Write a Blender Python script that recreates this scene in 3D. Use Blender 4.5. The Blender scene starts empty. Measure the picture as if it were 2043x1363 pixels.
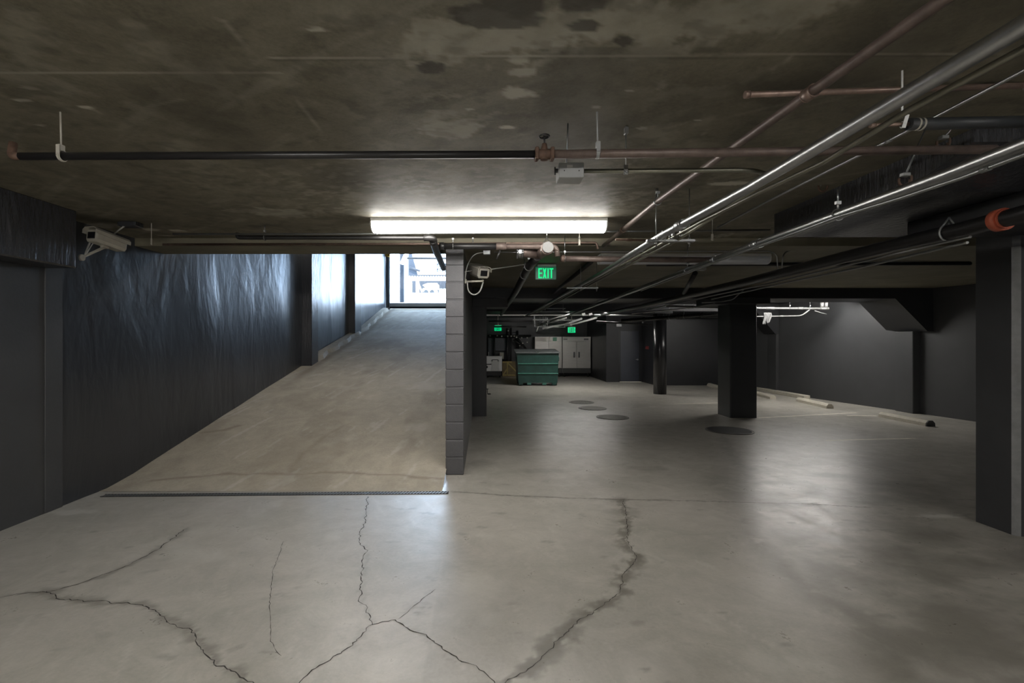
import bpy, math, random
import numpy as np
from mathutils import Vector
random.seed(7); rng = np.random.RandomState(11)
F, CX, CY, H = 965.0, 965.0, 678.0, 1.6
C = bpy.context.scene.collection
def W(px, py, Y): return Vector(((px-CX)*Y/F, Y, H+(CY-py)*Y/F))
def ZP(px, py, z):                       # point of a level run at height z
    Y = F*(z-H)/(CY-py); return Vector(((px-CX)*Y/F, Y, z))
def FL(px, py): return ZP(px, py, 0.0)

# ------------------------------------------------------------------ mesh building
class MB:
    def __init__(s): s.v=[]; s.f=[]; s.sm=[]
    def add(s, vs, fs, smooth=False):
        n=len(s.v); s.v += [tuple(v) for v in vs]; s.f += [tuple(i+n for i in f) for f in fs]; s.sm += [smooth]*len(fs); return s
    def box(s, x0,x1,y0,y1,z0,z1, bev=0.0):
        if bev<=0:
            vs=[(x,y,z) for z in (z0,z1) for y in (y0,y1) for x in (x0,x1)]
            return s.add(vs, [(0,2,3,1),(4,5,7,6),(0,1,5,4),(2,6,7,3),(0,4,6,2),(1,3,7,5)])
        b=min(bev,(x1-x0)*.45,(y1-y0)*.45,(z1-z0)*.45); lo=(x0,y0,z0); hi=(x1,y1,z1); vs=[]; idx={}
        for c in range(8):
            co=[hi[a] if c>>a&1 else lo[a] for a in range(3)]
            for a in range(3):              # vertex on face normal to axis a
                p=[co[k]+(0 if k==a else (-b if c>>k&1 else b)) for k in range(3)]
                idx[c,a]=len(vs); vs.append(p)
        fs=[]
        for a in range(3):
            u,w=[k for k in range(3) if k!=a]
            for sgn in (0,1):
                q=[(sgn<<a)|(i<<u)|(j<<w) for i,j in ((0,0),(1,0),(1,1),(0,1))]
                f=[idx[c,a] for c in q]
                if (sgn==1)==(a==1): f=f[::-1]
                fs.append(f)
        for a in range(3):                  # edges along axis a
            u,w=[k for k in range(3) if k!=a]
            for i in (0,1):
                for j in (0,1):
                    c0=(i<<u)|(j<<w); c1=c0|(1<<a)
                    fs.append([idx[c0,u],idx[c1,u],idx[c1,w],idx[c0,w]])
        for c in range(8): fs.append([idx[c,0],idx[c,1],idx[c,2]])
        return s.add(vs,fs)
    def obox(s, o, ax, ay, az, lx, ly, lz):     # oriented box: centre, unit axes, full lengths
        o=Vector(o); vs=[]
        for k in (-.5,.5):
            for j in (-.5,.5):
                for i in (-.5,.5): vs.append(o+Vector(ax)*lx*i+Vector(ay)*ly*j+Vector(az)*lz*k)
        return s.add(vs, [(0,2,3,1),(4,5,7,6),(0,1,5,4),(2,6,7,3),(0,4,6,2),(1,3,7,5)])
    def tube(s, pts, r, seg=12, caps=True, rr=None):
        pts=[Vector(p) for p in pts]; n=len(pts); up=None; rings=[]
        for i,p in enumerate(pts):
            t=(pts[min(i+1,n-1)]-pts[max(i-1,0)]).normalized()
            if up is None:
                up=Vector((0,0,1)) if abs(t.z)<.9 else Vector((1,0,0))
            side=t.cross(up).normalized(); up=side.cross(t).normalized()
            R=rr[i] if rr else r
            rings.append([p+(side*math.cos(a)+up*math.sin(a))*R for a in [2*math.pi*k/seg for k in range(seg)]])
        base=len(s.v); vs=[v for g in rings for v in g]; fs=[]
        for i in range(n-1):
            for k in range(seg):
                k2=(k+1)%seg; fs.append((i*seg+k,i*seg+k2,(i+1)*seg+k2,(i+1)*seg+k))
        s.add(vs,fs,True)
        if caps:
            s.f.append(tuple(base+k for k in range(seg))[::-1]); s.sm.append(False)
            s.f.append(tuple(base+(n-1)*seg+k for k in range(seg))); s.sm.append(False)
        return s
    def cyl(s, a, b, r, seg=16, r2=None): return s.tube([a,b], r, seg, True, [r, r if r2 is None else r2])
    def torus(s, c, axis, R, r, seg=20, a0=0, a1=2*math.pi, z=Vector((0,0,1))):
        c=Vector(c); axis=Vector(axis).normalized(); u=axis.cross(z)
        if u.length<.01: u=axis.cross(Vector((1,0,0)))
        u.normalize(); w=u.cross(axis)
        n=max(6,int(seg*(a1-a0)/(2*math.pi)))
        s.tube([c+(u*math.cos(a0+(a1-a0)*i/n)+w*math.sin(a0+(a1-a0)*i/n))*R for i in range(n+1)], r, 6); return s
    def prism(s, prof, axis, a0, a1, closed=True):   # profile of 2-D points extruded along axis
        def P(u,v,a): return {0:(a,u,v),1:(u,a,v),2:(u,v,a)}[axis]
        n=len(prof); vs=[P(u,v,a0) for u,v in prof]+[P(u,v,a1) for u,v in prof]
        fs=[(i,(i+1)%n,(i+1)%n+n,i+n) for i in range(n)]+[tuple(range(n))[::-1],tuple(range(n,2*n))]
        return s.add(vs,fs)
def fillet(pts, r, n=6):
    pts=[Vector(p) for p in pts]; out=[pts[0]]
    for i in range(1,len(pts)-1):
        a,b,c=pts[i-1],pts[i],pts[i+1]; d1=(a-b); d2=(c-b); rr=min(r,d1.length*.49,d2.length*.49)
        p0=b+d1.normalized()*rr; p1=b+d2.normalized()*rr
        for k in range(n+1):
            t=k/n; out.append(p0*(1-t)**2+b*2*t*(1-t)+p1*t*t)
    out.append(pts[-1]); return out
def wpos(o):
    p=Vector((0,0,0))
    while o is not None: p=p+Vector(o.location); o=o.parent
    return p
def obj(name, mb, mat, parent=None, label=None):
    off=wpos(parent)
    me=bpy.data.meshes.new(name); me.from_pydata([(v[0]-off.x,v[1]-off.y,v[2]-off.z) for v in mb.v],[],mb.f)
    me.polygons.foreach_set('use_smooth', mb.sm); me.update()
    import bmesh
    bm=bmesh.new(); bm.from_mesh(me); bmesh.ops.recalc_face_normals(bm, faces=bm.faces); bm.to_mesh(me); bm.free()
    if mat: me.materials.append(mat)
    o=bpy.data.objects.new(name, me); C.objects.link(o)
    if parent: o.parent=parent
    if label: o['label']=label
    return o
def struct(name, mb, mat): o=obj(name,mb,mat); o['kind']='structure'; return o
def thing(name, label, cat, loc, group=None):
    o=bpy.data.objects.new(name,None); C.objects.link(o); o.location=loc; o.empty_display_size=.1
    o['label']=label; o['category']=cat
    if group: o['group']=group
    return o
def tag(o,label,cat,group=None):
    o['label']=label; o['category']=cat
    if group: o['group']=group
    return o
def dup(root, loc, label):
    r=root.copy(); C.objects.link(r); r.location=loc; r['label']=label
    for ch in list(root.children):
        c=ch.copy(); C.objects.link(c); c.parent=r
        for g in ch.children:
            d=g.copy(); C.objects.link(d); d.parent=c
    return r

# ------------------------------------------------------------------ materials
def mat(name, col, rough=.5, metal=0.0, var=0.0, vscale=3.0, bump=0.0, bscale=20.0, emit=None, es=0, stretch=None, rvar=0.0, col2=None, spec=None):
    m=bpy.data.materials.new(name); m.use_nodes=True; nt=m.node_tree; N=nt.nodes; L=nt.links; b=N['Principled BSDF']
    b.inputs['Base Color'].default_value=(*col,1); b.inputs['Roughness'].default_value=rough; b.inputs['Metallic'].default_value=metal
    if spec is not None: b.inputs['Specular IOR Level'].default_value=spec
    if emit: b.inputs['Emission Color'].default_value=(*emit,1); b.inputs['Emission Strength'].default_value=es
    tc=N.new('ShaderNodeTexCoord'); src=tc.outputs['Object']
    if stretch:
        mp=N.new('ShaderNodeMapping'); mp.inputs['Scale'].default_value=stretch; L.new(src,mp.inputs['Vector']); src=mp.outputs['Vector']
    if var or col2:
        n=N.new('ShaderNodeTexNoise'); n.inputs['Scale'].default_value=vscale; n.inputs['Detail'].default_value=6; n.inputs['Roughness'].default_value=.65; L.new(src,n.inputs['Vector'])
        r=N.new('ShaderNodeMapRange'); r.inputs[1].default_value=.3; r.inputs[2].default_value=.7; L.new(n.outputs['Fac'],r.inputs[0])
        mx=N.new('ShaderNodeMix'); mx.data_type='RGBA'; c2=col2 or tuple(min(1,c*(1+var)) for c in col); c1=col if col2 else tuple(c*(1-var) for c in col)
        mx.inputs[6].default_value=(*c1,1); mx.inputs[7].default_value=(*c2,1); L.new(r.outputs[0],mx.inputs[0]); L.new(mx.outputs[2],b.inputs['Base Color'])
        if rvar:
            rr=N.new('ShaderNodeMapRange'); rr.inputs[3].default_value=rough-rvar; rr.inputs[4].default_value=rough+rvar; L.new(r.outputs[0],rr.inputs[0]); L.new(rr.outputs[0],b.inputs['Roughness'])
    if bump:
        n2=N.new('ShaderNodeTexNoise'); n2.inputs['Scale'].default_value=bscale; n2.inputs['Detail'].default_value=5; L.new(src,n2.inputs['Vector'])
        bp=N.new('ShaderNodeBump'); bp.inputs['Strength'].default_value=1; bp.inputs['Distance'].default_value=bump; L.new(n2.outputs['Fac'],bp.inputs['Height']); L.new(bp.outputs['Normal'],b.inputs['Normal'])
    return m
def stain_mat(name, ca, cb, dark, light, rough, bump, spec=.5, rstain=.1, mids=.2, fines=.14):
    """worn concrete: two tones of noise, plus the 'dark' and 'light' stain attributes of the mesh"""
    m=bpy.data.materials.new(name); m.use_nodes=True; nt=m.node_tree; N=nt.nodes; L=nt.links; b=N['Principled BSDF']
    b.inputs['Specular IOR Level'].default_value=spec
    tc=N.new('ShaderNodeTexCoord'); src=tc.outputs['Object']
    def noise(sc, det=6, ro=.6, dist=0.0):
        n=N.new('ShaderNodeTexNoise'); n.inputs['Scale'].default_value=sc; n.inputs['Detail'].default_value=det; n.inputs['Roughness'].default_value=ro; n.inputs['Distortion'].default_value=dist; L.new(src,n.inputs['Vector']); return n.outputs['Fac']
    def rng_(s,a,b_,c=0.0,d=1.0):
        r=N.new('ShaderNodeMapRange'); r.inputs[1].default_value=a; r.inputs[2].default_value=b_; r.inputs[3].default_value=c; r.inputs[4].default_value=d; L.new(s,r.inputs[0]); return r.outputs[0]
    def mix(f,a,b_,bt='MIX'):
        x=N.new('ShaderNodeMix'); x.data_type='RGBA'; x.blend_type=bt
        for k,v in ((0,f),(6,a),(7,b_)):
            if hasattr(v,'links') or hasattr(v,'is_linked'): L.new(v,x.inputs[k])
            elif isinstance(v,tuple): x.inputs[k].default_value=(*v,1)
            else: x.inputs[k].default_value=v
        return x.outputs[2]
    big=rng_(noise(.7,5,.6,.6),.3,.7); mid=rng_(noise(4.5,8,.7,.4),.3,.72); fine=rng_(noise(45,4,.7),.3,.75)
    c=mix(big,ca,cb); c=mix(rng_(noise(2.1,9,.75,1.5),.42,.62,0,mids*1.2),c,tuple(x*1.35 for x in cb)); c=mix(rng_(mid,0,1,0,mids),c,tuple(x*.62 for x in ca)); c=mix(rng_(fine,0,1,0,fines),c,tuple(x*1.5 for x in cb))
    for att,col in (('light',light),('dark',dark)):
        a=N.new('ShaderNodeAttribute'); a.attribute_name=att; c=mix(a.outputs['Fac'],c,col)
    L.new(c,b.inputs['Base Color'])
    r1=N.new('ShaderNodeMath'); r1.operation='ADD'; L.new(rng_(mid,0,1,rough-rstain,rough+rstain),r1.inputs[0]); L.new(rng_(fine,0,1,-.04,.04),r1.inputs[1]); L.new(r1.outputs[0],b.inputs['Roughness'])
    bp=N.new('ShaderNodeBump'); bp.inputs['Strength'].default_value=1; bp.inputs['Distance'].default_value=bump; L.new(noise(30,6,.7),bp.inputs['Height']); L.new(bp.outputs['Normal'],b.inputs['Normal'])
    return m
M={}
M['floor']=stain_mat('sealed_concrete',(.31,.30,.255),(.43,.40,.36),(.09,.078,.06),(.60,.58,.53),.35,.0006,.8,.08,.3,.2)
M['ramp']=stain_mat('broomed_concrete',(.33,.295,.24),(.43,.385,.31),(.16,.12,.085),(.60,.57,.52),.75,.0015,.12,.05,.3,.3)
M['ceil']=stain_mat('raw_concrete_ceiling',(.105,.094,.066),(.165,.150,.112),(.030,.026,.02),(.50,.475,.40),.62,.0015,.3,.08,.55,.5)
M['slab']=mat('raw_concrete_slab',(.165,.150,.105),.65,0,.25,2.0,.002,12)
M['wallgrey']=mat('dark_grey_paint',(.050,.051,.054),.48,0,.12,1.5,.0012,35)
M['wallbeam']=mat('charcoal_gloss_paint',(.028,.029,.033),.27,0,.1,2,.007,9,stretch=(3,3,.6),spec=.8)
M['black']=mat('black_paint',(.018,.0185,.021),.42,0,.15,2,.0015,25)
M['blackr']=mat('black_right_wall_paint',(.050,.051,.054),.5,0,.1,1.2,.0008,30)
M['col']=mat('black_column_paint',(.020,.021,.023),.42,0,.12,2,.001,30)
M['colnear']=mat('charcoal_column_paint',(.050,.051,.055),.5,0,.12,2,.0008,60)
M['cmu']=mat('grey_painted_block',(.086,.084,.090),.45,0,.12,6,.0022,90)
# ramp wall: bumpy black gloss paint over a membrane
def gloss_wall():
    m=mat('rippled_black_gloss_paint',(.021,.024,.031),.30,spec=.9); nt=m.node_tree; N=nt.nodes; L=nt.links; b=N['Principled BSDF']
    tc=N.new('ShaderNodeTexCoord'); prev=None
    for sc,st,d,di in (((1,1.1,.4),1.3,.026,.8),((1,2.2,.8),2.0,.006,1.2),((1,1,.6),14,.0005,.3)):
        mp=N.new('ShaderNodeMapping'); mp.inputs['Scale'].default_value=sc; mp.inputs['Rotation'].default_value=(math.radians(-14),0,0); L.new(tc.outputs['Object'],mp.inputs['Vector'])
        n=N.new('ShaderNodeTexNoise'); n.inputs['Scale'].default_value=st; n.inputs['Detail'].default_value=4; n.inputs['Distortion'].default_value=di; L.new(mp.outputs['Vector'],n.inputs['Vector'])
        bp=N.new('ShaderNodeBump'); bp.inputs['Strength'].default_value=1; bp.inputs['Distance'].default_value=d; L.new(n.outputs['Fac'],bp.inputs['Height'])
        if prev: L.new(prev,bp.inputs['Normal'])
        prev=bp.outputs['Normal']
    L.new(prev,b.inputs['Normal']); return m
M['gloss']=gloss_wall()
M['steel']=mat('galvanised_steel',(.36,.365,.365),.36,1.0,.12,12)
M['farwhite']=mat('pale_painted_pipe',(.10,.10,.098),.5,0,.1,5)
M['steeld']=mat('dull_conduit_steel',(.25,.255,.25),.38,.8,.15,10)
M['olive']=mat('olive_tinted_conduit',(.22,.215,.17),.4,.7,.15,10)
M['brownpipe']=mat('weathered_brown_pipe',(.14,.105,.09),.5,.35,.3,14)
M['copper']=mat('tarnished_copper_pipe',(.22,.155,.125),.42,.5,.25,16)
M['blackpipe']=mat('black_iron_pipe',(.018,.017,.017),.36,.2,.2,10)
M['rubber']=mat('black_foam_insulation',(.022,.024,.026),.5,0,.1,10)
M['rust']=mat('rusty_hanger_metal',(.11,.065,.045),.7,.2,.3,30)
M['orange']=mat('orange_red_coupling_paint',(.45,.10,.05),.5,0,.15,20)
M['bolt']=mat('zinc_bolt',(.5,.5,.5),.3,.9)
M['camshell']=mat('beige_camera_shell',(.36,.34,.29),.5,0,.08,12)
M['cable']=mat('grey_cable_jacket',(.34,.34,.32),.5)
M['white']=mat('white_enamel',(.7,.7,.69),.4,0,.05,5)
M['housing']=mat('white_fixture_housing',(.55,.55,.53),.45,0,.03,5)
M['glassdark']=mat('dark_window_glass',(.01,.01,.012),.08)
M['lens']=mat('lit_fixture_lens',(.85,.85,.85),.4,emit=(1.0,.97,.92),es=9)
M['lensback']=mat('lit_fixture_lens_behind',(.85,.85,.85),.4,emit=(1.0,.97,.92),es=26)
M['lensfar']=mat('lit_far_fixture_lens',(.85,.85,.85),.4,emit=(1.0,.97,.92),es=15)
M['lensoff']=mat('unlit_fixture_lens',(.42,.43,.46),.35,0,.03,5)
M['exitgreen']=mat('lit_green_letters',(.0,.5,.25),.5,emit=(.0,.80,.23),es=.31)
M['exitplate']=mat('lit_green_tinted_plate',(.03,.10,.07),.25,emit=(0,.35,.17),es=.03)
M['exitplatefar']=mat('lit_green_plate',(.0,.4,.2),.25,emit=(0,.80,.26),es=.24)
M['dullgrey']=mat('dull_grey_metal',(.085,.085,.082),.8,0,.1,60)
M['palestrip']=mat('pale_grey_corner_strip',(.20,.20,.20),.6,0,.2,8)
M['box']=mat('grey_junction_box',(.42,.43,.43),.4,.5,.05,8)
M['dgreen']=mat('dark_green_dumpster_paint',(.011,.049,.039),.42,0,.3,4,.003,6)
M['dgreen2']=mat('lighter_green_paint',(.06,.19,.15),.4,0,.3,10)  # lighter green for the dumpster ribs and middle skids
M['lid']=mat('grey_plastic_lid',(.11,.12,.12),.5)
M['stain']=mat('brushed_stainless_steel',(.40,.39,.37),.36,.6,.06,3,0,1,stretch=(1,1,12))
M['staind']=mat('dark_louvre_steel',(.12,.12,.12),.4,.6)
M['sticker']=mat('pale_header_panel',(.62,.58,.54),.5)
M['stickerg']=mat('green_header_panel',(.10,.30,.20),.5)
M['board']=mat('brown_board',(.16,.12,.06),.7,0,.3,6)
M['yellow']=mat('faded_yellow_stripe',(.36,.28,.10),.7,0,.2,10)
M['stop']=mat('pale_concrete_stop',(.46,.43,.36),.8,0,.12,12,.001,60)
M['tar']=mat('dark_stop_end',(.03,.03,.03),.7)
M['iron']=mat('cast_iron_cover',(.12,.112,.095),.5,.5,.2,20,.002,60)
M['lineP']=mat('worn_white_line',(.75,.71,.62),.55,0,.2,15)
M['crack']=mat('crack_gap',(.05,.045,.04),.9)
M['rag']=mat('pale_grey_cloth',(.13,.13,.13),.9,0,.1,20)
M['bar']=mat('dark_bronze_gate_steel',(.012,.014,.018),.5,.5)
M['wire']=mat('gate_wire',(.02,.024,.03),.5,.5)
M['rail']=mat('grey_gate_rail',(.60,.61,.61),.5,.2)
M['amber']=mat('amber_plastic',(.75,.42,.02),.5)
M['outground']=mat('sunlit_pale_paving',(.75,.74,.72),.8,0,.05,2)
M['outwhite']=mat('white_stucco',(.85,.85,.83),.8)
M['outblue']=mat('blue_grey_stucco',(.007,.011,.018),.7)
M['outdark']=mat('dark_steel_beam',(.004,.004,.0035),.6)
M['picket']=mat('pale_picket_paint',(.016,.016,.018),.6)
M['fence']=mat('grey_fence_paint',(.005,.0065,.010),.6)
M['carglass']=mat('grey_car_glass',(.02,.024,.03),.4)
M['doorb']=mat('dark_blue_grey_door',(.045,.050,.064),.38,0,.1,2)
M['red']=mat('dim_red_label',(.18,.03,.03),.6)

# ------------------------------------------------------------------ stains computed in metres on the slab
def vnoise(x,y,seed=0):
    r=np.random.RandomState(seed); T=r.rand(256,256); xi=np.floor(x).astype(int); yi=np.floor(y).astype(int); fx=x-xi; fy=y-yi
    fx=fx*fx*(3-2*fx); fy=fy*fy*(3-2*fy); g=lambda a,b: T[a%256,b%256]
    return (g(xi,yi)*(1-fx)+g(xi+1,yi)*fx)*(1-fy)+(g(xi,yi+1)*(1-fx)+g(xi+1,yi+1)*fx)*fy
def fbm(x,y,s,seed=0,o=5):
    v=0; a=.5; t=0
    for k in range(o): v=v+a*vnoise(x*s+k*17.3,y*s+k*9.1,seed+k); t+=a; a*=.55; s*=2.03
    return v/t
def segdist(X,Y,pts):
    d=np.full(X.shape,9e9)
    for (ax,ay),(bx,by) in zip(pts[:-1],pts[1:]):
        vx,vy=bx-ax,by-ay; t=np.clip(((X-ax)*vx+(Y-ay)*vy)/(vx*vx+vy*vy+1e-9),0,1)
        d=np.minimum(d,np.hypot(X-ax-t*vx,Y-ay-t*vy))
    return d
def smooth(e0,e1,x): t=np.clip((x-e0)/(e1-e0),0,1); return t*t*(3-2*t)
def grid(name, xs, ys, zf, m, dark, light):
    X,Y=np.meshgrid(xs,ys); nx,ny=len(xs),len(ys)
    co=np.stack([X,Y,zf(X,Y)],-1).reshape(-1,3).astype(np.float32)
    i=(np.arange(ny-1)[:,None]*nx+np.arange(nx-1)[None,:]).ravel(); q=np.stack([i,i+1,i+nx+1,i+nx],-1).astype(np.int32)
    me=bpy.data.meshes.new(name); me.vertices.add(len(co)); me.vertices.foreach_set('co',co.ravel())
    me.loops.add(q.size); me.loops.foreach_set('vertex_index',q.ravel()); me.polygons.add(len(q))
    me.polygons.foreach_set('loop_start',np.arange(0,q.size,4,dtype=np.int32)); me.update(calc_edges=True)
    for n,fn in (('dark',dark),('light',light)):
        a=me.attributes.new(n,'FLOAT','POINT'); a.data.foreach_set('value',np.clip(fn(X,Y),0,1).astype(np.float32).ravel())
    me.materials.append(m); o=bpy.data.objects.new(name,me); C.objects.link(o); o['kind']='structure'; return o
def fl(l): return [tuple(FL(*p)[:2]) for p in l]
def cl(l): return [tuple(ZP(p[0],p[1],2.78)[:2]) for p in l]

crackA=fl([(735,990),(728,1040),(716,1078),(730,1100),(722,1150),(717,1195),(735,1225),(740,1247),(700,1290),(640,1328),(598,1363),(540,1440)])
crackB=fl([(740,1247),(790,1238),(848,1268),(900,1310),(950,1330),(990,1363),(1060,1430)])
crackC=fl([(1243,998),(1252,1050),(1250,1080),(1272,1112),(1240,1150),(1238,1185),(1190,1215),(1140,1250),(1105,1287),(1060,1330),(1010,1363),(960,1420)])
crackD=fl([(905,981),(1000,988),(1120,993),(1240,997),(1360,999),(1500,1003),(1620,1006),(1740,1013)])
crackE=fl([(0,1192),(60,1183),(100,1180),(150,1168),(200,1150),(245,1133),(310,1100),(370,1055)])
crackF=fl([(90,1180),(120,1195),(180,1200),(270,1205),(300,1215),(335,1240),(360,1250),(380,1257),(400,1290),(430,1325),(470,1345),(505,1363),(560,1400)])
crackG=fl([(565,1080),(545,1140),(537,1220),(540,1280),(560,1310)])
crackH=fl([(1275,1078),(1340,1068),(1420,1066)])
crackI=fl([(795,1236),(850,1190),(870,1175)])
swirl=fl([(1440,850),(1460,900),(1500,1000),(1490,1060),(1540,1130),(1640,1195),(1780,1260),(1900,1330)])
def floor_dark(X,Y):
    wx=X+.06*(fbm(X,Y,3,3)-.5)+.09*(fbm(X,Y,16,4)-.5); wy=Y+.06*(fbm(X,Y,3,40)-.5)+.09*(fbm(X,Y,16,41)-.5); n=fbm(X,Y,12,5); lo=fbm(X,Y,1.1,8)
    d=np.zeros_like(X)
    for pts,w,a in ((crackA,.012,.25),(crackB,.010,.28),(crackC,.055,.72),(crackD,.014,.5),(crackE,.022,.5),(crackF,.030,.55),(crackG,.008,.2),(crackH,.015,.22),(crackI,.008,.15)):
        dist=segdist(wx,wy,pts); wv=w*(.1+1.7*smooth(.3,.75,n)); d=np.maximum(d,a*np.exp(-(dist/wv)**2))
    # wear: dark tyre-worn sweep on the right, patchy oil marks
    sd=segdist(X+.25*(lo-.5),Y+.25*(n-.5),swirl); d=np.maximum(d,.46*np.exp(-(sd/.13)**2)*smooth(.3,.6,n+.15))
    right=smooth(0,.5,(X-1.75)+(Y-3.0)*-.25+.5*(lo-.5))*smooth(8.5,4.5,Y); d=np.maximum(d,.55*right*smooth(.25,.70,fbm(X,Y*1.6,2.2,15))); d=np.maximum(d,.40*right*smooth(.62,.74,fbm(X*.8,Y*2.6,7,19,6)))
    for (px,py,rx,ry,a) in ((1245,1022,.16,.10,.28),(1175,1035,.13,.1,.12),(1290,1336,.03,.02,.5),(1335,1365,.03,.02,.4),(1085,940,.3,.12,.28),(960,925,.22,.2,.3),(1290,935,.3,.12,.25),(1230,870,.35,.2,.18),(1760,925,.35,.12,.3),(1900,1085,.14,.1,.3),(1460,1010,.2,.1,.2),(205,1268,.05,.03,.2),(322,1106,.012,.01,.9)):
        c=FL(px,py); d=np.maximum(d,a*smooth(1.25,.5,np.hypot((X-c.x)/rx,(Y-c.y)/ry)+.9*(n-.5)))
    blot=fbm(X*1.0,Y*1.8,5.5,77); d=np.maximum(d,.35*smooth(.70,.82,blot)); d=np.maximum(d,.13*smooth(.5,.75,fbm(X,Y,.9,90))*(X>-.3))
    # darker patches, stronger toward the rear floor
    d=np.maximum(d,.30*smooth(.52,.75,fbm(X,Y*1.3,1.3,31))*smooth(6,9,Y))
    return d
def floor_light(X,Y):
    l=.25*smooth(.62,.8,fbm(X,Y,2.5,52)); st=fbm(X*9+Y*4,Y*.9-X*.4,2,61,3); l=np.maximum(l,.22*smooth(.74,.80,st))
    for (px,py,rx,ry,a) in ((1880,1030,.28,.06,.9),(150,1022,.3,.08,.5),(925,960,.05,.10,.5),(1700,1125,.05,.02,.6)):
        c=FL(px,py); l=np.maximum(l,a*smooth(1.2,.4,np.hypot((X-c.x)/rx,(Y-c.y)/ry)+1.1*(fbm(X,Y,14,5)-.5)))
    return l
xs=np.concatenate([np.arange(-4.1,5.0,.02),np.arange(5.0,12.3,.07)]); ys=np.concatenate([[-4.0,-2,0,1,1.8],np.arange(1.9,5.8,.018),np.arange(5.8,9,.04),np.arange(9,22.1,.1)])
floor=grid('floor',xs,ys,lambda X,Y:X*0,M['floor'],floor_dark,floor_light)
def ribbon(pts,w,z=.0012,jit=.018,step=.022,clip=None):
    m=MB(); P=[]
    for (ax,ay),(bx,by) in zip(pts[:-1],pts[1:]):
        n=max(1,int(math.hypot(bx-ax,by-ay)/step))
        for k in range(n): t=k/n; P.append((ax+(bx-ax)*t,ay+(by-ay)*t))
    P.append(pts[-1]); Q=[]; jx=jy=0
    for i,p in enumerate(P):
        jx=jx*.5+random.uniform(-jit,jit)*.75; jy=jy*.5+random.uniform(-jit,jit)*.75; Q.append(Vector((p[0]+jx,p[1]+jy,z)))
    vs=[]
    for i,p in enumerate(Q):
        t=(Q[min(i+1,len(Q)-1)]-Q[max(i-1,0)]).normalized(); s=Vector((-t.y,t.x,0)); ww=w*random.uniform(.35,1.4)*(1 if 0<i<len(Q)-1 else .1)
        vs+=[p-s*ww/2,p+s*ww/2]
    m.add(vs,[(2*i,2*i+1,2*i+3,2*i+2) for i in range(len(Q)-1)]); return m
for pts,w,j in ((crackA,.006,.014),(crackB,.006,.012),(crackC,.004,.012),(crackD,.0055,.004),(crackE,.006,.012),(crackF,.006,.014),(crackG,.003,.006),(crackI,.003,.006)):
    obj('crack',ribbon(pts,w,jit=j),M['crack'],floor)
# ramp -----------------------------------------------------------------------
RP=[(5.09,.0035),(5.2,.004),(5.6,.05),(7.5,.42),(11.0,1.06),(15.9,1.93),(19.2,2.72),(20.3,2.90)]
def rz(Y): return np.interp(Y,[p[0] for p in RP],[p[1] for p in RP])
rampline=fl([(190,985),(300,958),(440,947),(700,945),(885,955)])
def rampPt(px,py):
    Y=5.2
    for _ in range(60): Y=5.16+ (F*(H-float(rz(Y)))/(py-CY)-5.16)*.6+(Y-5.16)*.4 if py!=CY else Y
    return ((px-CX)*Y/F,Y)
rp2=[rampPt(410,862),rampPt(450,858),rampPt(475,850)]
rp3=[rampPt(885,955),rampPt(700,944),rampPt(440,947),rampPt(300,960)]; rp4=[rampPt(575,945),rampPt(600,910),rampPt(650,870),rampPt(680,850)]
def ramp_dark(X,Y):
    n=fbm(X,Y,5,5); wx=X+.12*(n-.5); wy=Y+.12*(fbm(X,Y,4,9)-.5); d=np.zeros_like(X)
    for pts,w,a in ((rp3,.03,.5),(rp2,.05,.5),(rp4,.06,.35)): d=np.maximum(d,a*np.exp(-(segdist(wx,wy,pts)/(w*(.4+1.2*n)))**2))
    edge=np.exp(-((X+3.75)/.13)**2)*smooth(8,11,Y); d=np.maximum(d,.6*edge*(.4+n)); d=np.maximum(d,.22*smooth(.5,.72,fbm(X*1.2,Y*.5,1.7,33)))
    return d
def ramp_light(X,Y):
    l=.35*smooth(.70,.78,fbm(X*7-Y*1.6,Y*.8,1.6,71,3)); return np.maximum(l,.3*smooth(.6,.8,fbm(X,Y,2,21)))
grid('floor_ramp',np.arange(-4.1,-.43,.03),np.concatenate([np.arange(5.09,9,.03),np.arange(9,20.3,.08),[20.3]]),lambda X,Y:rz(Y),M['ramp'],ramp_dark,ramp_light)
# low uneven curb against the ramp wall
m=MB()
prof=[]
for i,Y in enumerate(np.arange(11.2,19.6,.3)):
    w=.20+.05*math.sin(i*1.7)+.03*random.random(); z=float(rz(Y)); h=.10
    prof.append([(-4.04,Y,z),(-4.04,Y,z+h+.02),(-4.04+w*.8,Y,z+h),(-4.04+w,Y,z-.02)])
vs=[p for q in prof for p in q]; m.add(vs,[(4*i+k,4*i+k+1,4*i+k+5,4*i+k+4) for i in range(len(prof)-1) for k in range(3)]+[(0,1,2,3),tuple(4*(len(prof)-1)+k for k in (3,2,1,0))])
struct('trim_1',m,M['ramp'])
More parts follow.
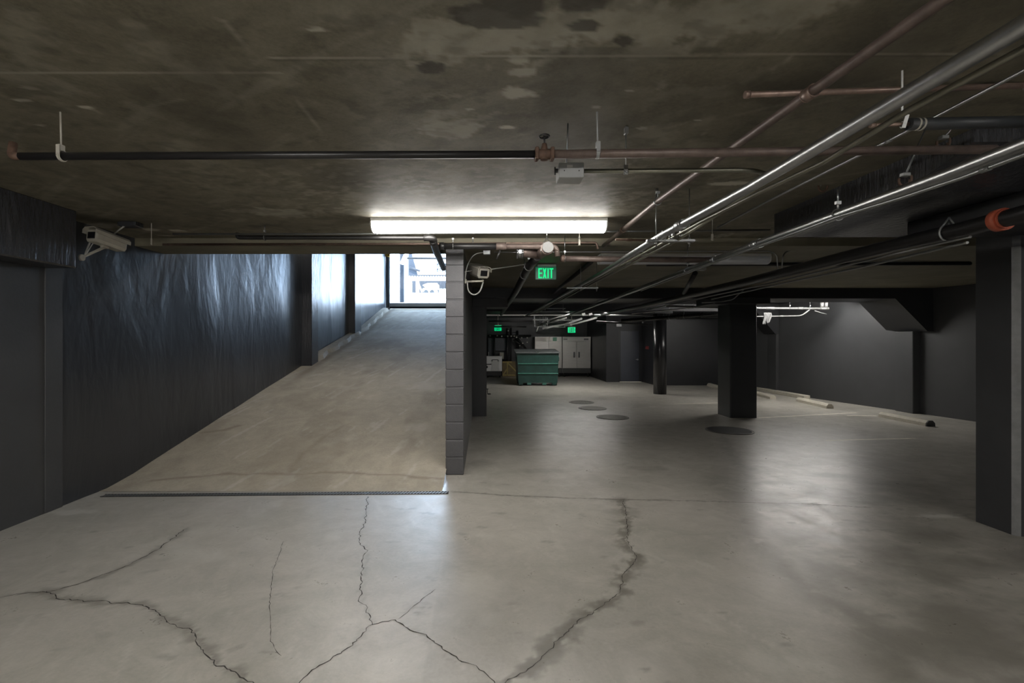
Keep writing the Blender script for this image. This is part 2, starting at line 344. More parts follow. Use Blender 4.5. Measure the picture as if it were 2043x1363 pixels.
# ------------------------------------------------------------------ ceiling
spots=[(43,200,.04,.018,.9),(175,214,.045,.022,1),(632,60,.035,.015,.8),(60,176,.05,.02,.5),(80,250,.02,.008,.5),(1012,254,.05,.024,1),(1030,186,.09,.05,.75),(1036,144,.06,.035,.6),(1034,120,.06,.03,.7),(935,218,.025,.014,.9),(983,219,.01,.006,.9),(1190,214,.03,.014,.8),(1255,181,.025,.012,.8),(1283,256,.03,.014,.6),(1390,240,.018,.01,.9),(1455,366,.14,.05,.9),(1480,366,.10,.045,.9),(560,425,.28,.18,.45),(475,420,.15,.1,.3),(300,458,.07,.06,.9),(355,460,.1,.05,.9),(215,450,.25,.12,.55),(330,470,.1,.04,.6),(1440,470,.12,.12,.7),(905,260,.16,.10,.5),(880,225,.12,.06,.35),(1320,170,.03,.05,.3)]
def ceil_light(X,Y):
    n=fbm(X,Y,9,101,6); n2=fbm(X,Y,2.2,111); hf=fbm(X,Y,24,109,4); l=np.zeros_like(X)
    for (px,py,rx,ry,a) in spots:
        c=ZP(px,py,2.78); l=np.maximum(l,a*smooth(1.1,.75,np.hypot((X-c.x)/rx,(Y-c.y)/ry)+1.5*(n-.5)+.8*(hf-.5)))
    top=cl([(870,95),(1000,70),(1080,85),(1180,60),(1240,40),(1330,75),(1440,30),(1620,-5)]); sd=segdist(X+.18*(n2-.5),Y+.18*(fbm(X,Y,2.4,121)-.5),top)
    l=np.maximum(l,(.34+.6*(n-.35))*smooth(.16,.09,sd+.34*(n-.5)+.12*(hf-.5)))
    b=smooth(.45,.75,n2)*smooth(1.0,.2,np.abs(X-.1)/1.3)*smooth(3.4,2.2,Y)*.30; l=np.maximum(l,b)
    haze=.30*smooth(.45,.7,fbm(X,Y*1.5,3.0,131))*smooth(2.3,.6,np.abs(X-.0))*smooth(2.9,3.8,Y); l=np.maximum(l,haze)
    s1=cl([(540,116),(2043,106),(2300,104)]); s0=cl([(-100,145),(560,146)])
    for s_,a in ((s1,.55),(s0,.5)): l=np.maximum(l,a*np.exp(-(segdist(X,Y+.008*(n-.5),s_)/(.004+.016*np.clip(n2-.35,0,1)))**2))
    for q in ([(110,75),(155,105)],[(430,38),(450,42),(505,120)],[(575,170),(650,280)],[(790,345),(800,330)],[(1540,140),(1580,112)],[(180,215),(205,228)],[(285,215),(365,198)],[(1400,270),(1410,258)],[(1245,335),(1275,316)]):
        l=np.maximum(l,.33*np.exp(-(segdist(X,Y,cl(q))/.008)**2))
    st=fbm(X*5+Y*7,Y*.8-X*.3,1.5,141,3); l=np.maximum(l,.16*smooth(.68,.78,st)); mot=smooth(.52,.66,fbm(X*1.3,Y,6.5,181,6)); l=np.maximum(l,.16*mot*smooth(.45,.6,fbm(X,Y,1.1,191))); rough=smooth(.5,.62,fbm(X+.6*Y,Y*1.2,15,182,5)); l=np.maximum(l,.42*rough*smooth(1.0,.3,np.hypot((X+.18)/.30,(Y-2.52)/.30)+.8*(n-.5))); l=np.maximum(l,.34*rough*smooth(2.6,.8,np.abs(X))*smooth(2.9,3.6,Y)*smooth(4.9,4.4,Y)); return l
def ceil_dark(X,Y):
    n=fbm(X,Y,8,151,6); d=.4*smooth(.5,.75,fbm(X,Y,1.4,161)); d=np.maximum(d,.30*smooth(.55,.68,fbm(X,Y*1.3,9,163,6))); e=cl([(1085,85),(1040,330)])
    right=smooth(-.02,.06,X-np.interp(Y,[1.9,3.3],[.235,.27]))*smooth(.9,.5,X)*(Y>1.95)*(Y<3.6); d=np.maximum(d,.38*right)
    for (px,py,rx,ry) in ((1165,50,.06,.03),(1245,83,.03,.03),(1170,5,.10,.06),(1030,10,.12,.07),(865,135,.05,.04),(1000,35,.16,.08)):
        c=ZP(px,py,2.78); d=np.maximum(d,.75*smooth(1.15,.95,np.hypot((X-c.x)/rx,(Y-c.y)/ry)+1.4*(n-.5)))
    s1=cl([(540,119),(1150,117),(2043,110)]); d=np.maximum(d,.5*np.exp(-(segdist(X,Y,s1)/.006)**2))
    d=np.maximum(d,.45*smooth(.68,.8,fbm(X,Y*2,5,171))*smooth(3.0,3.8,Y)); return d
xs=np.concatenate([[-4.3],np.arange(-4.1,4.2,.02),np.arange(4.3,12.3,.3)]); ys=np.concatenate([[-4,-2,0,1,1.5],np.arange(1.55,4.8,.014),np.arange(4.8,5.7,.03)])
grid('ceiling',xs,ys,lambda X,Y:X*0+2.78,M['ceil'],ceil_dark,ceil_light)
# dropped slab beyond the step
m=MB(); m.box(-4.3,12.3,5.62,6.15,2.69,3.0).box(-.45,12.3,6.15,10.4,2.69,3.0)
struct('ceiling_dropped',m,M['slab'])
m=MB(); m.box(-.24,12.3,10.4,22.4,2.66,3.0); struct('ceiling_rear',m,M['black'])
m=MB(); m.box(-4.3,12.3,-4.1,5.62,2.79,3.0).box(-4.3,-.2,6.15,20.3,6.2,6.4).box(-4.3,-.2,5.9,6.15,3.0,6.4); m.box(-4.4,-.2,20.0,20.4,5.35,6.4).box(-4.3,-.3,6.1,12.0,4.2,4.35); struct('ceiling_ramp',m,M['wallbeam'])
# ------------------------------------------------------------------ walls
m=MB(); m.box(-4.4,-4.04,-4.1,4.445,0,2.79); struct('wall_left',m,M['wallgrey'])
m=MB(); m.box(-4.4,-4.03,4.445,4.636,0,2.79,.006); struct('trim_2',m,M['wallgrey'])
m=MB()
nY,nZ=150,26; vs=[]
for i in range(nY+1):
    for k in range(nZ+1):
        Y=4.6+(20.3-4.6)*i/nY; z=6.4*k/nZ
        d=.018*(float(fbm(np.array(Y*1.0+z*.25),np.array(z*.35),1.2,201,3))-.5)*2
        vs.append((-4.05+d,Y,z))
m.add(vs,[(i*(nZ+1)+k,i*(nZ+1)+k+1,(i+1)*(nZ+1)+k+1,(i+1)*(nZ+1)+k) for i in range(nY) for k in range(nZ)],True)
m.box(-4.4,-4.12,4.6,20.3,0,6.4)
struct('wall_ramp',m,M['gloss'])
for k,(y0,y1,x) in enumerate(((10.77,11.2,-3.83),(14.55,15.3,-3.87))):
    m=MB(); m.box(-4.2,x,y0,y1,float(rz(y0))-.3,6.2,.012); struct('trim_%d'%(3+k),m,M['wallbeam'])
m=MB(); m.box(-4.2,-3.73,-2,4.44,2.255,2.785,.012); b=struct('trim_5',m,M['wallbeam'])
# block wall with courses at its end
m=MB(); hc=.2075
for k in range(12):
    m.box(-.45,-.237,5.72,6.12,k*hc+.004,(k+1)*hc-.004,.007)
    m.box(-.447,-.240,5.723,6.12,(k)*hc-.004+(.004 if k==0 else 0),k*hc+.004)
m.box(-.449,-.238,5.721,6.12,12*hc-.004,2.69,.004)
m.box(-.449,-.238,6.12,22.0,0,3.0); m.box(-.449,-.30,5.95,20.3,3.0,6.4)
struct('wall_divider',m,M['cmu'])
# right wall (slightly skewed), rear walls
def rwx(Y): return 9.59+(9.53-Y)*.163
m=MB(); vs=[(rwx(-4.1),-4.1,0),(rwx(17.2),17.2,0),(12.4,17.2,0),(12.4,-4.1,0)]
m.add([(x,y,z) for z in (0,2.79) for x,y,_ in vs],[(0,1,5,4),(1,2,6,5),(2,3,7,6),(3,0,4,7),(0,3,2,1),(4,5,6,7)]); struct('wall_right',m,M['blackr'])
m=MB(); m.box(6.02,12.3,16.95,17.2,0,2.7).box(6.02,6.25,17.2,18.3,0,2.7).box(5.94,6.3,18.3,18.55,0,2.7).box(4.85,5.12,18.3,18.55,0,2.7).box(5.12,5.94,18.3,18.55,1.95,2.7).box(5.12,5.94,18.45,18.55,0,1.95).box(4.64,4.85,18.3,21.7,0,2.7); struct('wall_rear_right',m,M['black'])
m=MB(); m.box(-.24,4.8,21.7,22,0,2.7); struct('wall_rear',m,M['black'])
m=MB(); m.box(-4.4,12.4,-4.3,-4.05,0,2.79); struct('wall_behind',m,M['wallgrey'])
# ------------------------------------------------------------------ beams
m=MB()
def frame_beam(m,y0,y1,zb,xs_,zh):
    xw=rwx(y0)+.1; pr=[(-.24,2.69),(-.24,zb),(xs_,zb),(rwx(y0)-.12,zh),(xw,zh),(xw,2.69)]
    m.prism([(u,v) for u,v in pr],1,y0,y1)
frame_beam(m,10.2,11.2,2.47,8.68,1.78); struct('trim_6',m,M['black'])
m=MB(); frame_beam(m,14.4,15.0,2.45,8.1,1.78); struct('trim_7',m,M['black'])
m=MB()   # girder on the right, sloped at its near end
m.prism([(2.70,2.785),(2.70,2.705),(3.15,2.565),(4.55,2.565),(4.55,2.785)],0,2.735,6.2); struct('trim_8',m,M['wallbeam'])
m=MB(); m.box(3.5,6.2,2.0,4.0,2.45,2.565,.006); struct('trim_9',m,M['black'])
m=MB(); m.box(8.6,8.78,13.0,16.9,0,.10,.01); struct('trim_10',m,M['stop'])
# ------------------------------------------------------------------ columns
def column(name,label,x0,x1,y0,y1,z1,mt,cap=None,ch=.02):
    t=thing(name,label,'column',((x0+x1)/2,(y0+y1)/2,0))
    m=MB(); pr=[(x0+ch,y0),(x1-ch,y0),(x1,y0+ch),(x1,y1-ch),(x1-ch,y1),(x0+ch,y1),(x0,y1-ch),(x0,y0+ch)]
    m.prism(pr,2,0,z1); obj('shaft',m,mt,t)
    if cap: m=MB(); m.box(*cap,.01); obj('capital',m,mt,t)
    return t
column('square_column','large dark grey square column at the right edge, closest to the viewer',4.33,5.0,3.93,4.29,2.565,M['colnear'],ch=.035)
m=MB(); m.prism([(4.327,3.966),(4.364,3.927),(4.366,3.931),(4.331,3.968)],2,.0,2.36); obj('corner_strip',m,M['palestrip'],list(C.objects)[-2] if False else bpy.data.objects['square_column'],'pale grey chamfer strip')  # paler strip laid along the chamfer of the near column
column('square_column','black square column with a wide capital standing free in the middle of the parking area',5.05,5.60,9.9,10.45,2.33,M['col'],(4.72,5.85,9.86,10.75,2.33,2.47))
column('square_column','dark square column standing against the grey block wall beside the ramp',-.34,.06,10.1,10.6,2.28,M['colnear'],(-.236,.5,10.05,10.75,2.28,2.47))
t=thing('round_column','glossy black round column in front of the rear wall','column',(5.21,14.3,0))
m=MB(); m.cyl((5.21,14.3,0),(5.21,14.3,2.44),.185,32); obj('shaft',m,mat('gloss_black_round_paint',(.02,.02,.022),.25),t)
m=MB(); m.box(4.95,5.5,14.05,14.38,2.36,2.45,.01); obj('capital',m,M['col'],t)
for label,y0,y1,x0,zz in (('dark pilaster under the nearer sloped beam end on the right wall',10.46,10.92,9.28,1.78),('dark pilaster under the farther sloped beam end on the right wall',14.42,14.9,8.72,1.78)):
    m=MB(); m.box(x0,x0+.35,y0,y1,0,zz,.01); struct('trim_%d'%(11 if y0<12 else 12),m,M['blackr'])

# ------------------------------------------------------------------ light fixtures
def fixture(label,x0,x1,y,ztop,lensm,h=.125,w=.20,group=None,conduit=False):
    t=thing('strip_light',label,'light',((x0+x1)/2,y+w/2,ztop),group)
    m=MB(); m.box(x0,x1,y+.03,y+w-.03,ztop-.05,ztop-.001,.004)
    m.prism([(y+.002,ztop-.002),(y+.002,ztop-.034),(y+w-.002,ztop-.034),(y+w-.002,ztop-.002)],0,x0+.003,x1-.003); obj('housing',m,M['housing'],t)
    m=MB(); pr=[(y,ztop-.034)]
    for k in range(9):
        a=math.pi*k/8; pr.append((y+w/2-math.cos(a)*w/2*.98, ztop-.034-(h-.034)*math.sin(a)**.6 if 0<k<8 else ztop-.036))
    pr.append((y+w,ztop-.034)); m.prism(pr,0,x0+.012,x1-.012); obj('lens',m,lensm,t)
    m=MB()
    for a,b_ in ((x0,x0+.012),(x1-.012,x1)): obj('end_cap',MB().prism([(u,v) for u,v in pr],0,a,b_),M['housing'],t)
    return t
fixture('lit white strip light on the ceiling in front of the ramp opening',W(738,434,4.665).x,W(1213,434,4.665).x,4.665,2.78,M['lens'])
fixture('unlit strip light on the dropped ceiling, half hidden by diagonal pipes',W(1198,505,6.1).x,W(1540,505,6.1).x,6.1,2.69,M['lensoff'])
fixture('lit strip light behind the cross beam near the right wall',6.6,8.9,11.75,2.66,M['lensfar'])
fixture('lit strip light above the rear area in front of the steel refrigerators',1.9,4.2,15.35,2.66,M['lensfar'])
fixture('lit strip light added under the ramp ceiling, unseen above the opening',-3.4,-1.1,8.6,4.2,M['lens'])  # added lamp out of view, brightens the middle of the ramp
fixture('lit strip light behind the viewer over the near floor, left',-2.6,-.3,-1.0,2.78,M['lensback'])
fixture('lit strip light behind the viewer over the near floor, right',3.4,5.7,-2.4,2.78,M['lensback'])

# ------------------------------------------------------------------ pipes
def pipe(name,label,pts,r,mt,cat='pipe',couple=(),hang=(),r_f=.06,ends=(),seg=14,group=None,cm=None,hm=None,bend=True):
    pts=[Vector(p) for p in pts]; base=pts[0]
    path=fillet(pts,r_f) if (len(pts)>2 and bend) else pts
    t=thing(name,label,cat,base,group); m=MB(); m.tube(path,r,seg); obj('pipe_body' if 'conduit' not in name else 'conduit_body',m,mt,t)
    A=pts[0]; 
    for (i,f,L_) in couple:      # on segment i at fraction f
        a,b=pts[i],pts[i+1]; d=(b-a).normalized(); c=a.lerp(b,f); m=MB(); m.cyl(c-d*L_/2,c+d*L_/2,r*1.28,16)
        m.torus(c-d*L_/2,d,r*1.22,r*.14,16); m.torus(c+d*L_/2,d,r*1.22,r*.14,16); obj('coupling',m,cm or mt,t)
    for (i,f,ztop) in hang:
        a,b=pts[i],pts[i+1]; d=(b-a).normalized(); c=a.lerp(b,f); m=MB()
        m.torus(c,d,r+.006,.0045,18); m.cyl(c+Vector((0,0,r)),(c.x,c.y,c.z+r+.05),.006,8); m.cyl((c.x,c.y,c.z+r+.04),(c.x,c.y,ztop),.0045,8)
        m.obox((c.x,c.y,c.z+r+.045),d,d.cross(Vector((0,0,1))),(0,0,1),.02,.03,.02); obj('hanger',m,hm or M['steel'],t)
    for (i,) in ends:
        e=pts[i]; q=pts[1] if i==0 else pts[-2]; d=(e-q).normalized(); m=MB(); m.cyl(e-d*r*1.2,e+d*r*.35,r*1.25,16); obj('end_cap',m,cm or mt,t)
    return t
z=H+1.08
pa=ZP(1312,402,z); p0=ZP(1880,0,z); d0=(p0-pa).normalized()
pipe('sprinkler_pipe','brown pipe running diagonally from the top right corner to the centre, highest of the diagonals',[p0+d0*1.2,p0,ZP(1610,190,z),pa,ZP(1200,494,z)+Vector((0,-.1,-.0))],.0225,M['brownpipe'],couple=((1,.97,.05),(3,.55,.05)),hang=((2,.999,2.78),),bend=False,cm=M['copper'],hm=M['steel'])
z=H+.80
q=[ZP(2043,50,z),ZP(1500,372,z),ZP(1320,470,z),ZP(1200,545,z)]; d0=(q[0]-q[1]).normalized()
pipe('electrical_conduit','thick steel conduit crossing the upper right, dark near the viewer, resting on a trapeze bar',[q[0]+d0*.8]+q+[Vector((q[3].x,16.5,z))],.027,M['steel'],'conduit',couple=((2,.72,.09),),bend=False)
z=H+.80
q=[ZP(2043,97,z),ZP(1813,220,z),ZP(1645,323,z),ZP(1520,382,z),ZP(1403,441,z)]; d0=(q[0]-q[1]).normalized()
pipe('electrical_conduit','olive grey thin conduit just right of the thick trapeze conduit',[q[0]+d0*.6]+q+[Vector((q[4].x+.02,9,z)),Vector((q[4].x+.02,16,z))],.0115,M['olive'],'conduit',bend=False)
z=H+1.12
q=[ZP(2043,141,z),ZP(1850,242,z),ZP(1637,349,z),ZP(1535,400,z),ZP(1432,454,z)]; d0=(q[0]-q[1]).normalized()
pipe('electrical_conduit','bright thin conduit high against the ceiling, passing behind the cross pipes',[q[0]+d0*.5]+q,.009,M['steel'],'conduit',couple=((2,.3,.03),),bend=False)
z=H+.80
q=[ZP(2043,288,z),ZP(1893,347,z),ZP(1730,407,z),ZP(1600,455,z),ZP(1454,508,z),ZP(1279,575,z),ZP(1150,623,z)]; d0=(q[0]-q[1]).normalized()
E=pipe('electrical_conduit','large bright steel conduit running under the black girder on the right',[q[0]+d0*.6]+q+[W(1098,641,17.6)],.031,M['steel'],'conduit',couple=((4,.55,.09),(5,.1,.06)),hang=((3,.4,2.565),(5,.35,2.69)),bend=False)
z=H+.745
q=[ZP(2043,309,z),ZP(1921,354,z),ZP(1795,396,z),ZP(1671,433,z),ZP(1600,460,z),ZP(1454,513,z),ZP(1279,580,z)]; d0=(q[0]-q[1]).normalized()
pipe('electrical_conduit','thin conduit slung right beneath the large bright conduit',[q[0]+d0*.4]+q,.010,M['steeld'],'conduit',couple=((1,.6,.04),),bend=False)
z=H+.78
q=[ZP(2043,427,z),ZP(1925,457,z),ZP(1810,483,z),ZP(1686,513,z),ZP(1500,560,z),ZP(1285,610,z)]; d0=(q[0]-q[1]).normalized()
Fp=pipe('drain_pipe','heavy black drain pipe with an orange coupling beside the near column',[q[0]+d0*1.0]+q+[W(1180,632,18)],.055,M['blackpipe'],bend=False,seg=20)
c=q[0].lerp(q[1],.36); dd=(q[1]-q[0]).normalized()
m=MB(); m.cyl(c-dd*.028,c+dd*.028,.072,24); m.cyl(c-dd*.03,c-dd*.04,.063,24); cp=obj('coupling',m,M['orange'],Fp,'orange red grooved coupling')
m=MB(); s=dd.cross(Vector((0,0,1))).normalized()
m.obox(c+s*.078+Vector((0,0,.01)),dd,s,(0,0,1),.06,.022,.03); m.cyl(c+s*.086-dd*.045,c+s*.086+dd*.045,.007,8); obj('bolt',m,M['bolt'],cp)
m=MB(); c=q[1].lerp(q[2],.25); m.torus(c,dd,.064,.007,24,math.radians(120),math.radians(300)); m.cyl(c+Vector((0,0,.06)),(c.x,c.y,2.45),.005,8); m.cyl(c+Vector((0,0,.11)),c-s*.055+Vector((0,0,.03)),.006,8); m.cyl(c+Vector((0,0,.11)),c+s*.055+Vector((0,0,.03)),.006,8); obj('hanger',m,M['box'],Fp,'pale wire hook hanger')
for lab,pl,dz in (('upper of two thin conduits following the underside of the black drain pipe',[(1936,472),(1720,522),(1530,567),(1290,618)],.70),('lower of two thin conduits following the underside of the black drain pipe',[(1930,484),(1877,496),(1720,533),(1588,560),(1420,597)],.66)):
    pipe('electrical_conduit',lab,[ZP(a,b,H+dz) for a,b in pl],.010,M['steeld'],'conduit',bend=False)
# jog of two conduits under the beam
pipe('electrical_conduit','pair of slim conduits jogging down under the cross beam left of the middle column',[W(1484,578,9.55),W(1462,598,9.75),W(1440,602,9.8),W(1400,604,9.82)],.012,M['steeld'],'conduit')
# cross pipe of two colours
Y=2.51; xL,xV,xR=W(40,312,Y),W(1086,308,Y),W(1985,298,Y)
t=thing('water_pipe','long pipe crossing under the ceiling, black left of its valve and brown right of it','pipe',xL)
m=MB(); m.tube([xL,xV-Vector((.03,0,0))],.0195,16); obj('pipe_body',m,M['blackpipe'],t,'black iron half')
m=MB(); m.tube([xV+Vector((.03,0,0)),xR],.0225,16); obj('pipe_body',m,M['brownpipe'],t,'brown half')
m=MB(); m.tube(fillet([xL+Vector((.0,0,0)),xL+Vector((-.045,0,0)),xL+Vector((-.055,.02,.075))],.04),.019,14); obj('elbow',m,M['rust'],t)
m=MB(); m.cyl(xV-Vector((.05,0,0)),xV+Vector((.05,0,0)),.026,16); m.cyl(xV,xV+Vector((0,0,.055)),.022,14,.012); m.cyl(xV-Vector((0,0,.03)),xV,.02,14)
m.box(xV.x-.05,xV.x-.03,xV.y-.03,xV.y+.03,xV.z-.03,xV.z+.03,.004).box(xV.x+.03,xV.x+.05,xV.y-.03,xV.y+.03,xV.z-.03,xV.z+.03,.004); v=obj('valve',m,M['rust'],t)
m=MB(); m.cyl(xV+Vector((0,0,.05)),xV+Vector((0,0,.095)),.005,8); m.torus(xV+Vector((0,0,.093)),(0,0,1),.026,.005,18)
for a in range(3): m.cyl(xV+Vector((math.cos(a*2.1)*.026,math.sin(a*2.1)*.026,.093)),xV+Vector((0,0,.093)),.003,6)
obj('handwheel',m,M['blackpipe'],v)
for px,mt_,w in ((1192,M['box'],.026),(124,M['camshell'],.02)):
    c=W(px,305 if px>500 else 311,Y); m=MB(); m.torus(c,(1,0,0),.027,.004,20)
    for o_ in (-.006,0,.006): m.torus(c+Vector((o_,0,0)),(1,0,0),.027,.003,20)
    m.box(c.x-.01,c.x+.01,c.y-.028,c.y-.024,c.z-.01,c.z+.05,.001); m.box(c.x-.009,c.x+.009,c.y-.02,c.y+.01,c.z+.024,c.z+.055,.002); m.cyl((c.x,c.y-.006,c.z+.05),(c.x-.004,c.y-.006,2.78),.0042,8); obj('hanger',m,mt_,t)
pipe('water_pipe','thin pinkish brown pipe with a capped left end near the top right corner',[W(1488,189,2.22),W(2060,170,2.22)],.0135,M['copper'],ends=((0,),),bend=False,hang=((0,.985,2.78),))
# junction box with conduit
Y=2.69; b0=W(1161,342,Y); t=thing('electrical_conduit','grey conduit leading right from the junction box and bending into depth behind the thick conduit','conduit',b0)
K=fillet([b0,W(1500,339,Y),W(1545,352,Y+.25),Vector((1.62,3.3,2.47)),ZP(1350,480,H+.775),ZP(1200,557,H+.775),Vector((1.53,14,H+.775))],.10,8)
m=MB(); m.tube(K,.0125,12); obj('conduit_body',m,M['olive'],t)
c=W(1247,340,Y); m=MB(); m.box(c.x-.012,c.x+.012,c.y-.02,c.y-.012,c.z-.03,c.z+.025,.002); m.cyl((c.x,c.y-.016,c.z),(c.x,c.y-.016,2.78),.004,8); m.box(c.x-.008,c.x+.012,c.y-.03,c.y+.0,2.735,2.775,.003); m.torus((c.x,c.y-.023,c.z-.018),(0,1,0),.007,.003,12); obj('hanger',m,M['steel'],t,'strut strap and threaded rod')
m=MB(); x0,x1=W(1112,340,Y).x,b0.x; z0,z1=b0.z-.052,b0.z+.03
m.box(x0,x1,Y-.055,Y+.06,z0,z1,.003); t=thing('junction_box','grey metal junction box hanging under the cross pipe, lever on its left side','box',(x0,Y,z0)); obj('housing',m,M['box'],t)
m=MB(); m.cyl((x0-.012,Y-.01,b0.z),(x0,Y-.01,b0.z),.012,12); m.box(x0-.018,x0-.010,Y-.014,Y-.006,b0.z-.025,b0.z+.02,.001); obj('switch_lever',m,M['staind'],t)
m=MB(); m.cyl((x0+.05,Y,z1),(x0+.05,Y-.05,2.78),.004,8); obj('hanger_rod',m,M['steel'],t)
m=MB(); m.box(x0+.045,x0+.075,Y-.057,Y-.054,b0.z+.002,b0.z+.016); 
obj('cover_plate',m,M['white'],t)
for k in (.03,.11): obj('screw',MB().cyl((x0+k,Y-.058,b0.z-.015),(x0+k,Y-.05,b0.z-.015),.003,8),M['tar'],t)
# insulated pipe
Y=2.12
t=thing('refrigerant_pipe','thin brown pipe entering thick black foam insulation at the right edge','pipe',W(1738,250,Y))
m=MB(); m.tube([W(1738,250,Y),W(1830,247,Y)],.0085,12); m.cyl(W(1736,250,Y),W(1746,250,Y),.011,12); obj('pipe_body',m,M['copper'],t)
a,b=W(1813,248,Y),W(2090,242,Y); m=MB(); m.tube([a,b],.0255,20); obj('insulation',m,M['rubber'],t)
m=MB()
for k in (.03,.05): m.cyl(a+Vector((k,0,0)),a+Vector((k+.008,0,0)),.0268,20)
obj('tape_band',m,M['camshell'],t)
c=W(1800,249,Y); m=MB(); m.obox(c+Vector((.004,-.012,.01)),(1,0,0),(0,1,0),Vector((.3,0,1)).normalized(),.016,.003,.06); m.torus(c,(1,0,0),.012,.003,14); m.cyl(c+Vector((0,0,.03)),(c.x,c.y,2.78),.004,8); obj('hanger',m,M['white'],t)
# run just behind the lit fixture
z=H+1.10
pipe('electrical_conduit','thin conduit spanning the ceiling right behind the lit strip light',[W(345,467,4.98),W(700,467,4.96),W(1214,462,4.96),W(1536,459,4.96)],.010,M['steeld'],'conduit',bend=False,couple=((1,.1,.03),(1,.3,.03)))
Y=4.99; t=pipe('drain_pipe','black pipe in front of the ramp opening, turning into depth by the block wall',[W(474,465,Y),W(474,474,Y),W(862,475,Y),W(862,475,Y)+Vector((-.01,.2,-.02)),Vector((-.575,6.75,H+1.03))],.022,M['blackpipe'],r_f=.04,hang=((1,.14,2.78),))
m=MB(); c=Vector((-.535,5.16,H+1.035)); m.tube([c-Vector((0,.1,0)),c,Vector((-.555,5.75,H+1.03)),Vector((-.578,6.95,H+1.03))],.04,18,rr=[.034,.04,.04,.041]); obj('sleeve',m,M['blackpipe'],t)
m=MB(); m.tube(fillet([W(846,475,Y),W(864,475,Y),W(864,475,Y)+Vector((0,.14,0))],.06),.034,16); obj('elbow',m,M['blackpipe'],t)
# pipes in front of the block wall
Y=5.35
t=pipe('sprinkler_pipe','horizontal pipe over the block wall, black then brown past its wide sleeve',[W(879,491.5,Y),W(992,491.5,Y)],.035,M['blackpipe'],bend=False,seg=18,hang=((0,.22,2.69),),ends=((0,),))
m=MB(); m.tube(fillet([W(1006,491.5,Y),W(1110,492,Y),W(1112,512,Y)],.10),.031,16); obj('pipe_body',m,M['brownpipe'],t,'brown half with elbow')
m=MB(); m.cyl(W(990,491.5,Y),W(1009,491.5,Y),.040,20); m.torus(W(1009,491.5,Y),(1,0,0),.037,.006); obj('sleeve',m,M['brownpipe'],t)
obj('coupling',MB().torus(W(1109,500,Y),(.3,0,1),.036,.005),M['copper'],t); obj('coupling',MB().torus(W(1082,492,Y),(1,0,0),.034,.005),M['copper'],t)
m=MB(); m.cyl(W(998,500,Y),W(991,517,Y),.013,10,.008); obj('drain_stub',m,M['blackpipe'],t)
Y=5.52
pipe('water_pipe','thin rust brown pipe running along the step of the dropped ceiling',[W(325,488,Y),W(900,486.5,Y),W(1190,484,Y),W(1193,497,Y)],.013,M['copper'],hang=((1,.15,2.69),(1,.88,2.78)),r_f=.03)
# capped main with tee and grooved coupling
t=thing('fire_main','large brown main with a silver capped end facing the viewer above the near exit sign','pipe',W(1093,493,5.1))
c=W(1093.5,493,5.08); e=Vector((c.x-.03,5.5,c.z))
m=MB(); m.tube([c+Vector((0,.02,0)),e],.056,24); m.tube(fillet([e,Vector((W(1045,503,5.45).x,5.45,H+.985)),Vector((W(1040,503,5.45).x-.04,5.45,H+.985))],.08),.056,20); obj('pipe_body',m,M['brownpipe'],t)
m=MB(); m.cyl(c,c+Vector((0,.03,0)),.058,28); m.torus(c+Vector((0,.012,0)),(0,1,0),.054,.007,28); obj('end_cap',m,M['dullgrey'],t,'dull silver disc cap')
m=MB()
for k in (.07,.12): m.torus(c+Vector((0,k,0)),(0,1,0),.060,.009,28)
obj('coupling',m,M['brownpipe'],t)
c2=Vector((W(1037,503,5.45).x,5.45,H+.985)); m=MB(); m.cyl(c2-Vector((.035,0,0)),c2+Vector((.035,0,0)),.066,24); m.torus(c2-Vector((.03,0,0)),(1,0,0),.064,.009,24); m.torus(c2+Vector((.03,0,0)),(1,0,0),.064,.009,24); m.obox(c2+Vector((0,-.07,0)),(1,0,0),(0,1,0),(0,0,1),.03,.02,.05); obj('coupling',m,M['steel'],t,'silver grooved coupling')
m=MB(); m.cyl((c.x,c.y+.1,c.z+.11),(c.x,c.y+.1,2.78),.006,8)
for sx in (-1,1): m.tube([(c.x,c.y+.1,c.z+.12),(c.x+sx*.06,c.y+.1,c.z+.03),(c.x+sx*.064,c.y+.1,c.z-.02),(c.x+sx*.045,c.y+.1,c.z-.05)],.005,8)
obj('hanger',m,M['steel'],t)
pipe('drain_pipe','thick black pipe dropping from the capped main and running back into the dark',[W(1072,512,5.50),W(1056,530,5.9),Vector((.535,8.0,H+.80)),Vector((.545,15,H+.79))],.05,M['blackpipe'],seg=18,r_f=.2,hang=((1,.02,2.69),(1,.3,2.69)),hm=M['steel'])
Y=5.5
pipe('sprinkler_pipe','brown pipe running right from the elbow by the near exit sign, under the unlit light',[W(1118,516,Y),W(1206,517,Y),W(1420,519,Y)],.033,M['brownpipe'],bend=False,seg=16,hang=((0,.1,2.78),),couple=((0,.05,.03),),cm=M['copper'])
Y=5.88
pipe('electrical_conduit','hair thin conduit from the small grey box to the curved drop beside the unlit light',[W(986,503.5,Y),W(1100,503,Y),W(1535,501,Y),W(1550,508,Y),W(1552,545,Y)],.007,M['steel'],'conduit',r_f=.08)
pipe('electrical_conduit','short curved conduit right of the unlit light, twin of the curved drop',[W(1590,500,5.95),W(1563,502,5.95),W(1559,545,5.95)],.007,M['steel'],'conduit',r_f=.10)
pipe('drain_pipe','straight black pipe under the dropped ceiling toward the right column',[W(1290,528,6.75),W(1936,526,6.75)],.025,M['blackpipe'],bend=False,hang=((0,.4,2.69),))
pipe('drain_pipe','short black branch pipe slanting between the large conduit and the black drain pipe',[W(1387,545,7.0),W(1365,585,8.6)],.035,M['blackpipe'],bend=False)
pipe('drain_pipe','black pipe running back parallel to the exit sign, right of it',[W(1180,522,6.5),W(1085,600,12)],.03,M['blackpipe'],bend=False)
